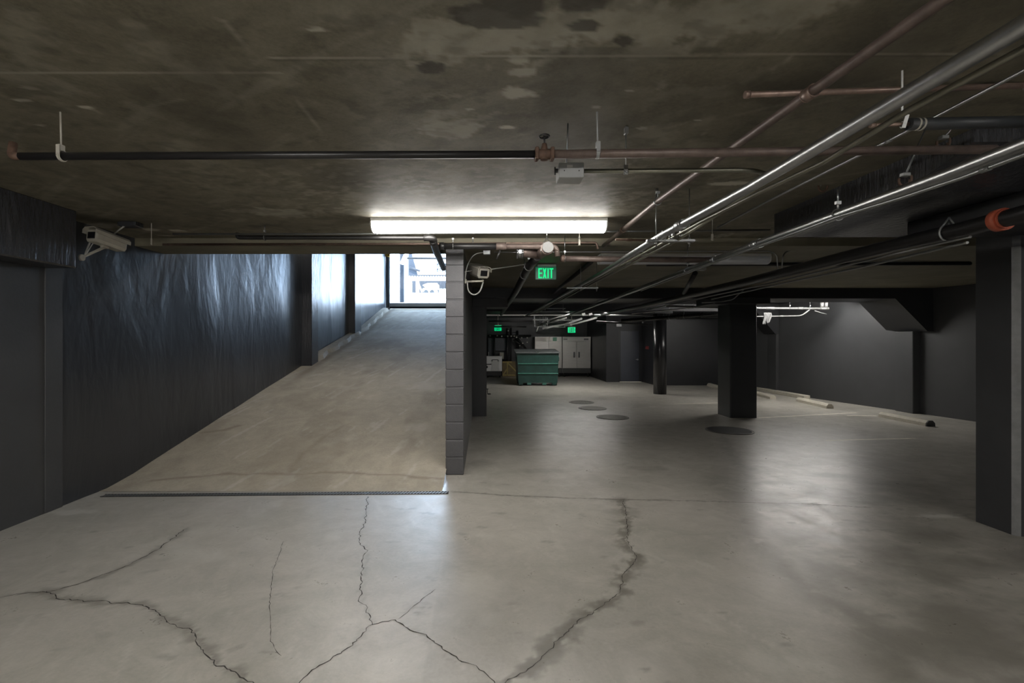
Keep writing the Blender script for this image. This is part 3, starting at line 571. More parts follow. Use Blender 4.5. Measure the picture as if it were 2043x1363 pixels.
pipe('water_pipe','small brown pipe with a lever valve just left of the trapeze bar',[W(1228,478,4.6),W(1300,480,4.6)],.011,M['rust'],bend=False,couple=((0,.37,.05),))
t=thing('electrical_conduit','short grey box connector hanging below the far part of the large conduit','box',W(1395,540,7.1))
m=MB(); c=W(1397,537,7.1); m.box(c.x-.07,c.x+.07,c.y-.05,c.y+.05,c.z-.02,c.z+.025,.004); obj('body',m,M['box'],t)
# trapeze hangers
def trapeze(label,px0,px1,py,Y,ztop,rods):
    a,b=W(px0,py,Y),W(px1,py,Y); t=thing('trapeze_hanger',label,'pipe hanger',a)
    m=MB(); m.box(a.x,b.x,Y-.02,Y+.02,a.z-.012,a.z+.008,.002); obj('strut_bar',m,M['steeld'],t)
    for k in rods:
        x=a.x+(b.x-a.x)*k; m=MB(); m.cyl((x,Y,a.z-.05),(x,Y,ztop),.0045,8); m.cyl((x,Y,a.z+.008),(x,Y,a.z+.022),.011,6); m.cyl((x,Y,a.z-.03),(x,Y,a.z-.012),.011,6); obj('threaded_rod',m,M['steel'],t)
    return t
T=trapeze('steel trapeze bar on two threaded rods carrying the thick conduit, nearest of the bars',1290,1385,480,3.78,2.78,(.20,.9))
m=MB(); 
for X_ in (1.385,1.46,1.52): m.torus((X_,3.76,H+.80),(0,1,0),.033 if X_<1.4 else .016,.005,16); m.box(X_-.01,X_+.01,3.72,3.735,H+.80,H+.84,.002)
obj('strut_clamp',m,M['bolt'],T)
trapeze('small steel trapeze bar farther back under the diagonal conduits, right of the exit sign',1130,1193,574.5,6.95,2.69,(.45,.96))
trapeze('farthest small trapeze bar carrying the diagonal conduits above the rear beam',1083,1128,615.5,11.6,2.66,(.1,.9))
# loose rods and rusty hooks on the ceiling
for lab,px,py,Y_,py2,w in (('short white plastic pipe strap hanging from the ceiling edge right of the capped main',1156,478,5.2,488,.02),('short pale strap hanging below the ceiling right of the trapeze bar',1421,467,4.7,478,.02),('pale stub of strap hanging from the ceiling right of the left security camera',302,476,4.9,487,.014)):
    a,b=W(px,py,Y_),W(px,py2,Y_); m=MB(); m.box(a.x-w/2,a.x+w/2,Y_-.006,Y_+.006,b.z,a.z,.002); m.cyl((a.x,Y_,a.z-.005),(a.x,Y_,2.78),.004,8); m.cyl((a.x,Y_,b.z-.01),(a.x,Y_,b.z+.003),w*.6,10); tag(obj('pipe_strap',m,M['camshell']),lab,'pipe hanger')
def hook(label,px,py,Y,ztop,lean=0):
    c=W(px,py,Y); t=thing('rusty_hanger',label,'pipe hanger',c); m=MB()
    m.torus(c,(0,1,.2),.035,.006,18,math.radians(170),math.radians(400)); m.torus(c+Vector((.02,.03,0)),(0,1,.2),.03,.005,18,math.radians(190),math.radians(380)); obj('hook',m,M['rust'],t)
    m=MB(); m.cyl(c+Vector((0,0,.02)),(c.x+lean,c.y,ztop),.0045,8); m.box(c.x-.02,c.x+.02,c.y-.015,c.y+.015,c.z+.015,c.z+.035,.003); obj('rod',m,M['steeld'],t)
hook('rusty hook hanger on the ceiling under the foam insulated pipe',1882,284,2.6,2.78,.08)
hook('rusty hook hanger at the ceiling edge of the girder, left of the leaning rod one',1642,372,3.7,2.78,-.02)
hook('rusty hanger on a leaning rod beside the large bright conduit',1806,358,2.66,2.78,.12)
# rear clutter of pale pipes lit from the hidden lights
def P12(px,py): return W(px,py,12.2)
pipe('sprinkler_pipe','pale lit pipe behind the middle column ending in two stubs near the right wall',[P12(1330,611),P12(1508,615),P12(1652,616)],.026,M['farwhite'],bend=False,couple=((1,.62,.12),(1,.95,.2),(1,.2,.2)),hang=((0,.3,2.66),(1,.47,2.66),(1,.75,2.66)))
pipe('electrical_conduit','lower pale lit conduit behind the middle column, curving upward at its right end',[P12(1400,633),P12(1508,632),P12(1600,630.5),P12(1615,618)],.017,M['farwhite'],'conduit',r_f=.15,couple=((1,.55,.1),))
pipe('water_pipe','upper pale lit pipe seen between the round and middle columns',[W(1260,626,13),W(1458,606,12.0)],.016,M['steel'],bend=False,couple=((0,.6,.1),(0,.9,.1)))
pipe('drain_pipe','black pipe with collars seen between the round and middle columns',[W(1240,640,13.6),W(1330,634,13),W(1452,624,12)],.05,M['blackpipe'],bend=False,couple=((0,.5,.06),(1,.2,.08),(1,.6,.08)),hang=((1,.3,2.66),(1,.05,2.66)))
for k,px in enumerate((1640,1648)): tag(obj('pipe_stub',MB().cyl(P12(px,604),P12(px,614),.04,12),M['farwhite']),('left' if k==0 else 'right')+' of two pale upright pipe stubs at the end of the lit pipe','pipe','upright stubs')
for k,px in enumerate((1563,1580,1604)):
    pass
pipe('electrical_conduit','pale loose cable end sagging at the far right of the lit pipes',[P12(1625,620),P12(1637,624),P12(1649,627)],.010,M['farwhite'],'conduit')
# cloth over the lower lit pipe
m=MB(); nx,nz=14,16; vs=[]
for i in range(nx+1):
    for k in range(nz+1):
        u=i/nx; v=k/nz; wob=.018*math.sin(u*9+v*2)+.012*math.sin(u*17)
        x=P12(1522,632).x+u*.19*(1-.15*v)+.02*math.sin(v*5); zz=P12(1522,632).z+.10-v*(.30 if u<.3 else .22-.05*math.sin(u*6)); 
        vs.append((x,12.2-.024+wob-.01,zz))
m.add(vs,[(i*(nz+1)+k,i*(nz+1)+k+1,(i+1)*(nz+1)+k+1,(i+1)*(nz+1)+k) for i in range(nx) for k in range(nz)],True)
o=obj('cloth_rag',m,M['rag']); s_=o.modifiers.new('s','SOLIDIFY'); s_.thickness=.006; tag(o,'pale grey rag draped over the lit pipes right of the middle column','rag')
# rear left cluster, about twenty metres back
def P20(px,py,Y=19.6): return W(px,py,Y)
rear=[('long level white lit pipe of the rear cluster, above the refrigerators',[P20(1063,638),P20(1150,639)],.026),
('upper slanting white lit pipe of the rear cluster',[P20(1068,648),P20(1100,637,18.5),P20(1122,630,17.5)],.022),
('lower slanting white lit pipe of the rear cluster',[P20(1072,650),P20(1110,641,18.6),P20(1130,634,17.6)],.020),
('thick white pipe of the rear cluster bending up to the right',[P20(1082,656),P20(1100,652),P20(1128,647),P20(1160,636,18.2)],.040),
('white pipe of the rear cluster reaching farthest right',[P20(1126,650,19.0),P20(1152,645,18.6),P20(1190,634,17.0)],.034),
('thin white conduit lowest in the rear cluster',[P20(1066,652),P20(1128,653)],.012)]
for lab,pts,r in rear: pipe('water_pipe',lab,pts,r,M['white'],bend=False,couple=((0,.5,.08),),seg=10,hang=((0,.3,2.66),))
for lab,pts,r in (('white upright pipe at the left end of the rear cluster',[P20(1066,630),P20(1067,652)],.025),('white upright pipe mid of the rear cluster',[P20(1092,634),P20(1092,650)],.020),('white leaning pipe under the left end of the rear cluster',[P20(1074,652),P20(1070,662)],.022)):
    tag(obj('pipe_stub',MB().cyl(pts[0],pts[1],r,10),M['white']),lab,'pipe')
for px,wd_ in ((1164,'left'),(1178,'right')):
    a=P20(px,627,17.6); m=MB(); m.obox(a,Vector((1,0,.3)).normalized(),(0,1,0),Vector((-.3,0,1)).normalized(),.12,.08,.07)
    tag(obj('pipe_bracket',m,M['white']),wd_+' of two white angled bracket plates at the top of the rear pipe cluster','bracket','angled bracket plates')
for k,(px0,py0,px1,py1,Y_) in enumerate(((975,641,1062,641,18),(985,652,1050,652,19),(1190,642,1300,648,15),(1185,628,1330,630,16))):
    pipe('water_pipe',('dark pipe crossing left of the rear cluster','lower dark pipe crossing left of the rear cluster, by the far left exit sign','dark pipe sloping right of the rear cluster','dark level pipe right of the rear cluster near the ceiling')[k],[W(px0,py0,Y_),W(px1,py1,Y_)],.03,M['steeld'] if k==3 else M['blackpipe'],bend=False)
# valve manifold on the rear wall
t=thing('valve_manifold','black pipe manifold with many small pale valves on the rear wall, above the white cart','valves',P20(975,670,21.3))
for pts in ([P20(974,670,21.3),P20(1060,670,21.3)],[P20(1012,655,21.3),P20(1012,749,21.3)],[P20(1019,655,21.3),P20(1019,749,21.3)],[P20(1032,660,21.3),P20(1034,698,21.3)],[P20(1025,678,21.2),P20(1042,690,21.2)],[P20(1030,672,21.2),P20(1052,700,21.2)],[P20(986,670,21.3),P20(986,728,21.3)]):
    obj('pipe_body',MB().tube(pts,.05,10),M['blackpipe'],t)
for px,py in ((978,670),(992,670),(1001,671),(1013,671),(1020,671),(1026,671),(1031,673),(1041,674),(1052,674),(1043,685),(1052,683),(1037,690),(1014,660)):
    c=P20(px,py,21.05); obj('valve_knob',MB().cyl(c,c+Vector((0,.2,0)),.032,10,.02),M['camshell'],t)
# electrical boxes on the rear wall
for k,(a,b,c_,d) in enumerate(((974,674,985,728),(987,674,1011,700),(1021,664,1031,672))):
    p,q_=P20(a,b,21.6),P20(c_,d,21.6); m=MB(); m.box(p.x,q_.x,21.5,21.69,q_.z,p.z,.01); tag(obj('wall_cabinet',m,M['doorb']),('tall dark grey wall cabinet left of the manifold, behind the column','dark grey wall cabinet under the manifold','small dark wall cabinet above the manifold')[k],'cabinet')

# ------------------------------------------------------------------ security cameras
def seccam(label,a,b,w,h,arm,cable,wallplate,loop=None):
    a,b=Vector(a),Vector(b); d=(b-a).normalized(); s=d.cross(Vector((0,0,1))).normalized(); u=s.cross(d).normalized(); L_=(b-a).length
    t=thing('security_camera',label,'camera',wallplate)
    def loft(secs):
        m=MB(); n=len(secs[0][1]); vs=[]
        for o_,pr in secs: vs+=[o_+s*x+u*y for x,y in pr]
        fs=[(i*n+k,i*n+(k+1)%n,(i+1)*n+(k+1)%n,(i+1)*n+k) for i in range(len(secs)-1) for k in range(n)]+[tuple(range(n))[::-1],tuple(range((len(secs)-1)*n,len(secs)*n))]
        return m.add(vs,fs)
    pr=lambda k:[(-w/2*k,-h*.30*k),(-w*.36*k,-h/2*k),(w*.36*k,-h/2*k),(w/2*k,-h*.30*k),(w/2*k,h*.28*k),(w*.36*k,h*.45*k),(-w*.36*k,h*.45*k),(-w/2*k,h*.28*k)]
    obj('housing',loft([(a+d*.012,pr(.86)),(a+d*.02,pr(1)),(b-d*.01,pr(1)),(b,pr(.9))]),M['camshell'],t)
    sp=[(-w*.58,h*.10),(-w*.58,h*.38),(-w*.40,h*.58),(w*.40,h*.58),(w*.58,h*.38),(w*.58,h*.10),(w*.55,h*.10),(w*.55,h*.36),(w*.38,h*.53),(-w*.38,h*.53),(-w*.55,h*.36),(-w*.55,h*.10)]
    obj('sunshield',loft([(a-d*.02,sp),(b+d*.03,sp)]),M['camshell'],t)
    m=MB(); q=[(-w*.28,-h*.28),(w*.28,-h*.28),(w*.28,h*.22),(-w*.28,h*.22)]; m=loft([(a+d*.002,q),(a+d*.013,q)]); obj('lens_window',m,M['glassdark'],t)
    m=MB(); mid=a.lerp(b,.45)-u*h*.5; m.tube(fillet([wallplate,arm,mid-Vector((0,0,.012))],.03),.013,10); m.obox(mid-Vector((0,0,.01)),d,s,u,.06,.035,.02); obj('bracket_arm',m,M['camshell'],t)
    m=MB(); m.cyl(Vector(wallplate)-Vector((.012,0,0)),Vector(wallplate)+Vector((.012,0,0)),.03,14); obj('wall_plate',m,M['camshell'],t)
    for cb in cable: obj('cable',MB().tube(fillet(cb[0],cb[2]),cb[1],8),M['cable'],t)
    return t
Y=4.72
seccam('beige security camera under the ceiling beside the left beam end',W(181,468,4.60),W(243,491,4.95),.125,.125,W(176,508,4.66),[([W(182,478,4.66),W(176,492,4.66),W(168,512,4.6)],.008,.03),([W(228,467,4.9),W(236,460,4.85),W(250,450,4.85)],.007,.03),([W(196,480,4.7),W(185,486,4.68),W(172,508,4.62)],.005,.05)],W(163,514,4.56))
m=MB(); c=W(262,445,4.88); m.box(c.x-.09,c.x+.09,c.y-.07,c.y+.05,2.735,2.779,.004); tag(obj('ceiling_box',m,M['wallbeam']),'flat dark square box on the ceiling above the left security camera','box')
a=W(966,545,5.92); b=W(947,538,6.2)
seccam('pale security camera on the right face of the block wall, looking toward the viewer',a,b,.155,.135,Vector((.0,5.98,W(960,561,5.98).z)),[([W(932,562,5.93),W(934,582,5.93),W(946,590,5.93),W(958,582,5.93),W(964,563,5.95)],.0085,.10),([W(927,565,5.9),W(931,530,5.9),W(945,507,5.9),W(966,503.5,5.9)],.0065,.15),([W(925,543,5.95),W(947,539,6.1)],.006,.01),([W(975,538,6.0),W(1060,526,6.3)],.008,.01)],Vector((-.222,5.95,W(925,562,5.95).z)))
m=MB(); c=W(971,504.5,5.88); m.box(c.x-.042,c.x+.042,c.y-.03,c.y+.03,c.z-.024,c.z+.026,.003); tag(obj('junction_box',m,M['box']),'small grey box on the thin conduit right of the block wall top','box')

# ------------------------------------------------------------------ exit signs
def letters(m,x0,z0,w,h,y,th,st):
    lw=w/4.25; g=lw*.083*4
    cx=[x0+i*(w-lw*.5)/3.55 for i in range(4)]
    def bar(xa,za,xb,zb): m.box(xa,xb,y-th,y,za,zb)
    X=x0; lw=(w-3*.1*w/3.0)/3.5; gp=.1*w/3
    bar(X,z0,X+st,z0+h); 
    for f in (0,.5,1): zz=z0+(h-st)*f; bar(X+st,zz,X+lw,zz+st)
    X+=lw+gp
    for sg in (0,1):
        xa,xb=(X,X+lw-st) if sg==0 else (X+lw-st,X)
        m.add([(xa,y-th,z0),(xa+st,y-th,z0),(xb+st,y-th,z0+h),(xb,y-th,z0+h),(xa,y,z0),(xa+st,y,z0),(xb+st,y,z0+h),(xb,y,z0+h)],[(0,1,2,3),(7,6,5,4),(0,4,5,1),(1,5,6,2),(2,6,7,3),(3,7,4,0)])
    X+=lw+gp; bar(X+lw*.08,z0,X+lw*.08+st,z0+h); X+=lw*.08+st+gp+lw*.05
    bar(X,z0+h-st,X+lw,z0+h); bar(X+lw/2-st/2,z0,X+lw/2+st/2,z0+h-st); return X+lw
def exit_sign(label,cx,cy,Y,w,h,zc,far=False):
    c=W(cx,cy,Y); t=thing('exit_sign',label,'exit sign',c)
    m=MB(); m.box(c.x-w/2,c.x+w/2,Y,Y+.012,c.z-h/2,c.z+h/2,.004); obj('plate',m,M['exitplatefar'] if far else M['exitplate'],t)
    m=MB(); m.box(c.x-w*.42,c.x+w*.5,Y-.02,Y+.05,c.z+h/2,c.z+h/2+.035,.006)
    if zc-(c.z+h/2+.035)>.02: m.cyl((c.x,Y+.01,c.z+h/2+.03),(c.x,Y+.01,zc),.012,8); m.cyl((c.x,Y+.01,c.z+h/2+.03),(c.x,Y+.01,c.z+h/2+.08),.05,12,.015)
    obj('canopy',m,M['camshell'] if far else M['box'],t)
    m=MB(); lw=w*(.72 if not far else .66); xe=letters(m,c.x-lw/2,c.z-h*.40,lw,h*.78,Y-.001,.004,w*.065)
    if far: m.add([(c.x+w*.40,Y-.005,c.z-h*.2),(c.x+w*.46,Y-.005,c.z),(c.x+w*.40,Y-.005,c.z+h*.2)],[(0,1,2)])
    obj('letters',m,M['exitgreen'] if not far else mat('dark_letter_face',(.0,.06,.03),.4),t)
    return t
exit_sign('near green EXIT sign hanging right of the block wall and its camera',1089,545,6.9,.30,.185,2.69)
exit_sign('far left green EXIT sign above the white cart, seen beside the dark column',993.5,655,20.2,.29,.22,2.66,True)
exit_sign('far right green EXIT sign above the tall steel refrigerators',1140.5,658.5,19.4,.30,.22,2.66,True)

# ------------------------------------------------------------------ dumpster
x0,x1=W(1029,0,16.8).x,W(1117,0,16.8).x; y0,y1=16.8,17.9; wd=x1-x0
t=thing('dumpster','dark green steel dumpster on casters in front of the refrigerators','dumpster',((x0+x1)/2,17.3,0))
m=MB(); ix0,ix1=x0+.05,x1-.03
m.prism([(ix0+.05,.10),(ix1-.05,.10),(ix1,1.10),(ix0,1.10)],1,y0+.04,y1); m.box(ix0,ix1,y0+.01,y1,1.08,1.13,.008); obj('body',m,M['dgreen'],t)
for zz in (.42,.76):
    m=MB(); m.prism([(y0+.05,zz-.03),(y0-.005,zz),(y0+.05,zz+.03)],0,ix0+.02,ix1-.02); obj('rib',m,M['dgreen2'],t)
for xa,xb in ((x0,(x0+x1)/2-.02),((x0+x1)/2+.02,x1)):
    m=MB(); m.prism([(y0-.03,1.13),(y0-.03,1.16),(y1,1.26),(y1,1.23)],0,xa,xb)
    for k in range(4):
        xx=xa+.06+k*(xb-xa-.12)/3; m.box(xx-.02,xx+.02,y0-.01,y0+.02,1.155,1.175,.004)
    obj('lid',m,M['lid'],t)
for xx in (ix0-.015,ix1-.03):
    m=MB(); m.box(xx,xx+.05,y0+.1,y1-.2,.85,1.0,.008); obj('side_pocket',m,M['dgreen'],t)
for xx in (ix0+.13,ix0+.42,ix1-.50,ix1-.16):
    m=MB(); m.box(xx-.07,xx+.07,y0+.03,y0+.14,.03,.10,.004); obj('skid',m,M['dgreen2'] if xx>ix0+.3 and xx<ix1-.3 else M['dgreen'],t)
for xx in (ix0+.09,ix1-.09):
    for yy in (y0+.12,y1-.15):
        m=MB(); m.cyl((xx-.03,yy,.06),(xx+.03,yy,.06),.06,16); obj('caster',m,M['blackpipe'],t)
# refrigerators
def fridge(label,px0,px1,Y,name):
    a,b=W(px0,0,Y).x,W(px1,0,Y).x; top=W(0,672,Y).z; t=thing('refrigerator',label,'refrigerator',((a+b)/2,Y+.4,0))
    m=MB(); m.box(a,b,Y+.03,Y+.8,.16,top,.008); obj('cabinet',m,M['stain'],t)
    hz=W(0,681.5,Y).z; lz=.38
    m=MB(); m.box(a+.01,b-.01,Y,Y+.03,hz+.01,top-.005,.004); obj('header',m,M['stain'],t)
    mid=(a+b)/2
    for k,(u,v) in enumerate(((a+.012,mid-.006),(mid+.006,b-.012))):
        m=MB(); m.box(u,v,Y,Y+.03,lz,hz-.005,.006); d=obj('door',m,M['stain'],t)
        hx=(mid-.14,mid-.07) if k==0 else (mid+.07,mid+.14); zc=W(0,708,Y).z
        m=MB(); m.box(hx[0],hx[1],Y-.012,Y+.002,zc-.12,zc+.12,.004); obj('handle',m,M['staind'],d)
    m=MB()
    for k in range(5): m.prism([(Y+.0,.17+k*.04),(Y+.02,.20+k*.04),(Y+.03,.17+k*.04)],0,a+.02,b-.02)
    m.box(a,b,Y+.02,Y+.05,.16,.38); obj('louvre_grille',m,M['staind'],t)
    for xx in (a+.1,b-.1):
        m=MB(); m.cyl((xx-.02,Y+.1,.06),(xx+.02,Y+.1,.06),.06,12); m.box(xx-.03,xx+.03,Y+.06,Y+.14,.10,.16); obj('caster',m,M['blackpipe'],t)
    if name:
        for p,q_,mm in ((1069,1090,'sticker'),(1094,1098,'sticker'),(1103,1111,'stickerg')):
            m=MB(); m.box(W(p,0,Y).x,W(q_,0,Y).x,Y-.004,Y,hz+.02,top-.02); obj('header_panel',m,M[mm],t)
    else:
        m=MB(); m.box(W(1124,0,Y).x,W(1132,0,Y).x,Y-.003,Y,hz+.07,hz+.12); m.box(W(1165,0,Y).x,W(1174,0,Y).x,Y-.003,Y,hz+.06,hz+.13); obj('header_panel',m,M['staind'],t)
fridge('left steel refrigerator half hidden behind the green dumpster, pale panels on its header',1067,1121.5,20.85,True)
fridge('right two-door steel refrigerator with black handles, fully visible right of the dumpster',1122,1179,20.8,False)
# white cart
Y=20.3; a,b=W(970,0,Y).x,W(1001.5,0,Y).x; zt=W(0,712,Y).z; zb=W(0,741,Y).z; cm=(a+b)/2
t=thing('utility_cart','white glossy box cart with a dark handle, beside the dark column foot','cart',(cm,Y+.3,0))
m=MB(); m.box(a,b,Y,Y+.6,zb,zt,.02); m.box(a-.01,b+.01,Y-.01,Y+.61,zt-.02,zt+.02,.008); obj('body',m,M['white'],t)
m=MB(); m.prism([(a+.19,zt-.12),(b-.10,zt-.12),(b-.14,zb+.2),(b-.10,zb+.02),(a+.19,zb+.02),(a+.22,zb+.2)],1,Y-.015,Y+.005); obj('door_panel',m,M['housing'],t)
m=MB(); m.tube(fillet([(a+.24,Y-.01,zt-.2),(a+.24,Y-.03,zt-.12),(b-.16,Y-.03,zt-.12),(b-.16,Y-.01,zt-.2)],.03),.012,8); obj('handle',m,M['tar'],t)
m=MB(); m.box(a+.02,b-.02,Y+.03,Y+.57,.09,zb,.01); obj('base',m,M['tar'],t)
for xx in (a+.08,b-.08): obj('caster',MB().cyl((xx-.02,Y+.1,.05),(xx+.02,Y+.1,.05),.05,12),M['blackpipe'],t)
m=MB(); p=W(975,711,Y); m.cyl((p.x,Y+.3,zt+.02),(p.x,Y+.3,zt+.2),.008,8); obj('rod',m,M['white'],t)
m=MB(); p,q_=W(997,703,21.4),W(1005,716,21.4); m.box(p.x,q_.x,21.3,21.4,q_.z,p.z,.01); m.box(p.x+.05,q_.x-.05,21.4,21.7,q_.z+.08,p.z-.08); tag(obj('outlet_box',m,M['camshell']),'small pale box on the rear wall just above the right end of the white cart','box')
# striped board leaning
Y=20.95; a,b=W(1002,0,Y).x,W(1040,0,Y).x; zt=W(0,721,Y).z
t=thing('striped_barrier','brown board with faded yellow diagonal stripes between the white cart and the dumpster','board',((a+b)/2,Y,0))
m=MB(); m.box(a,b,Y,Y+.06,.0,zt,.006); obj('panel',m,M['board'],t)
for (u0,v0,u1,v1) in ((a+.02,zt-.03,a+.42,zt-.03),(a+.22,.05,a+.22,zt-.03),(a+.22,zt-.05,a+.75,.08),(a+.02,.07,a+.55,.07),(a+.05,.1,a+.22,.35)):
    p,q_=Vector((u0,Y-.004,v0)),Vector((u1,Y-.004,v1)); d=(q_-p).normalized(); m=MB(); m.obox((p+q_)/2,d,(0,1,0),d.cross(Vector((0,1,0))),(q_-p).length,.006,.05); obj('stripe',m,M['yellow'],t)
# bicycle parked behind the dark column
t=thing('bicycle','black bicycle mostly hidden behind the dark column by the block wall','bicycle',(-.02,12.6,0))
for yy in (12.1,13.1):
    m=MB(); m.torus((.04,yy,.34),(1,0,0),.32,.018,40)
    for k in range(12): a_=k*math.pi/6; m.cyl((.04,yy,.34),(.04,yy+.31*math.cos(a_),.34+.31*math.sin(a_)),.002,4)
    obj('wheel',m,M['tar'],t)
m=MB()
for p,q_ in (((.04,13.1,.34),(.04,12.55,.32)),((.04,12.55,.32),(.04,12.68,.85)),((.04,12.68,.78),(.04,12.22,.80)),((.04,12.22,.80),(.04,12.55,.32)),((.04,13.1,.34),(.04,12.68,.78)),((.04,12.2,.86),(.04,12.1,.34))): m.cyl(p,q_,.014,8)
obj('frame',m,M['tar'],t)
obj('handlebar',MB().tube(fillet([(-.15,12.28,.98),(-.12,12.22,.98),(.16,12.22,.98),(.19,12.30,.98)],.03),.011,8),M['tar'],t)
obj('saddle',MB().box(-.03,.11,12.58,12.84,.86,.91,.02),M['tar'],t)
m=MB(); m.cyl((-.04,12.55,.32),(.12,12.55,.32),.012,8); m.cyl((.10,12.55,.32),(.10,12.42,.21),.008,6); m.box(.10,.18,12.38,12.47,.195,.22,.004); obj('crank',m,M['tar'],t)
# ------------------------------------------------------------------ wheel stops
def stop(label,pa,pb):
    a,b=FL(*pa),FL(*pb); d=(b-a).normalized(); s=Vector((-d.y,d.x,0)); m=MB(); pr=[(-.08,0),(-.075,.06),(-.035,.105),(.035,.105),(.075,.06),(.08,0)]
    vs=[a+s*x+Vector((0,0,z)) for x,z in pr]+[b+s*x+Vector((0,0,z)) for x,z in pr]; n=6
    m.add(vs,[(i,(i+1)%n,(i+1)%n+n,i+n) for i in range(n)]+[tuple(range(n,2*n))]+[tuple(range(n))[::-1]])
    t=thing('wheel_stop',label,'wheel stop',(a+b)/2,'concrete wheel stops along the right wall'); obj('block',m,M['stop'],t); return t,a,d,s,pr
t,a,d,s,pr=stop('nearest concrete wheel stop with a dark near end, in front of the right wall',(1857,851),(1760,832))
m=MB(); vs=[a-d*.004+s*x*1.01+Vector((0,0,z*1.01)) for x,z in pr]+[a+d*.02+s*x*1.01+Vector((0,0,z*1.01)) for x,z in pr]; m.add(vs,[(i,(i+1)%6,(i+1)%6+6,i+6) for i in range(6)]+[tuple(range(6))[::-1],tuple(range(6,12))]); obj('end_face',m,M['tar'],t,'dark worn end')
stop('second nearest concrete wheel stop, between the nearest one and the middle column',(1656,815.5),(1594,801))
stop('third concrete wheel stop, its near end just right of the middle column',(1542,796.5),(1500,786))
stop('farthest concrete wheel stop, seen left of the middle column',(1452,781),(1415,770.5))
# painted stall lines
for lab,pts in (('worn pale stall line ending between the two nearest wheel stops',[(1512,834),(1710,823.5)]),('worn pale stall line in front of the nearest wheel stop',[(1646,879),(1826,875)]),('worn pale stall line left of the middle column',[(1345,806),(1458,803.5)]),('short worn pale stall line just left of the nearest wheel stop',[(1690,829.5),(1750,830)])):
    a,b=FL(*pts[0]),FL(*pts[1]); d=(b-a).normalized(); s=Vector((-d.y,d.x,0))*.04; m=MB(); vs=[]; n=24
    for k in range(n+1):
        p=a.lerp(b,k/n); w_=random.uniform(.7,1.0); vs+=[p-s*w_+Vector((0,0,.0018)),p+s*w_+Vector((0,0,.0018))]
    m.add(vs,[(2*k,2*k+1,2*k+3,2*k+2) for k in range(n)]); o=obj('stall_line',m,M['lineP']); tag(o,lab,'painted line')
# manhole covers
def cover(label,px,py,dia,name='manhole_cover',slots=False):
    c=FL(px,py); t=thing(name,label,'manhole cover' if not slots else 'floor drain',c)
    m=MB(); m.cyl(c,c+Vector((0,0,.006)),dia/2,40); m.torus(c+Vector((0,0,.005)),(0,0,1),dia/2-.01,.006,40); obj('frame_ring',m,M['iron'],t)
    m=MB(); m.cyl(c+Vector((0,0,.006)),c+Vector((0,0,.010)),dia/2-.035,40)
    for k in range(-5,6):
        hw=math.sqrt(max(0,(dia/2-.05)**2-(k*.05)**2)); 
        if hw>.03: m.box(c.x-hw,c.x+hw,c.y+k*.05-.008,c.y+k*.05+.008,c.z+.010,c.z+.013)
    obj('lid',m,M['iron'] if not slots else M['tar'],t); return t
cover('farthest round manhole cover, right of the dumpster front',1160,803,.64)
cover('middle of three round manhole covers in a slanting row',1182,815,.65)
cover('nearest of three round manhole covers in a slanting row',1222,833,.66)
cover('dark round grated drain in the floor in front of the middle column',1455,859.5,.78,'floor_drain',True)
# trench drain
a,b=FL(205,989.5),FL(895,983.5); t=thing('trench_drain','long narrow dark grated trench drain at the foot of the ramp','drain',a); d=(b-a).normalized(); s=Vector((-d.y,d.x,0)); L_=(b-a).length
m=MB(); m.obox((a+b)/2+Vector((0,0,.001)),d,s,(0,0,1),L_,.07,.002); obj('channel',m,M['tar'],t)
m=MB()
for k in (-1,1): m.obox((a+b)/2+s*k*.036+Vector((0,0,.002)),d,s,(0,0,1),L_,.008,.007)
obj('frame',m,M['tar'],t)
m=MB(); n=int(L_/.033)
for k in range(n):
    c=a+d*(k+.5)*.033+Vector((0,0,.003)); dd2=(s+d*.45).normalized(); m.obox(c,dd2,dd2.cross(Vector((0,0,1))),(0,0,1),.070,.012,.005)
obj('grate',m,M['steeld'],t)
# rear black door
t=thing('door_2','','',(5.53,18.4,0)); 
for k in ('label','category'): del t[k]
t['kind']='structure'
m=MB(); m.box(5.18,5.88,18.33,18.38,.02,1.93,.004); dl=obj('door_leaf',m,M['doorb'],t); obj('handle',MB().cyl((5.82,18.27,.85),(5.82,18.33,.85),.03,12).box(5.74,5.84,18.26,18.28,.84,.86),M['bolt'],dl)
m=MB(); m.box(5.12,5.18,18.29,18.42,0,1.95).box(5.88,5.94,18.29,18.42,0,1.95).box(5.12,5.94,18.29,18.42,1.93,1.99); obj('door_frame',m,M['col'],t)
obj('threshold',MB().box(5.14,5.95,18.24,18.40,0,.02),M['lineP'],t)
m=MB(); c=W(1288,699,16.9); m.box(c.x-.09,c.x+.08,16.92,16.95,c.z-.04,c.z+.05,.003); m=MB(); c=W(1316,699,16.93)
c=W(1290,699,18.27); m=MB(); m.box(5.99,6.01,17.6,17.9,1.25,1.36,.002); tag(obj('wall_notice',m,M['red']),'small dim red notice on the dark wall right of the rear door','sign')
# wall boxes above rear door
for px,py,w,lab in ((1235,649,.10,'small pale box high above the rear door'),(1293,644,.20,'wider pale box high on the wall left of the round column')):
    c=W(px,py,18.2); m=MB(); m.box(c.x-w,c.x+w,18.2,18.3,c.z-.05,c.z+.05,.006); tag(obj('wall_box',m,M['box']),lab,'box')
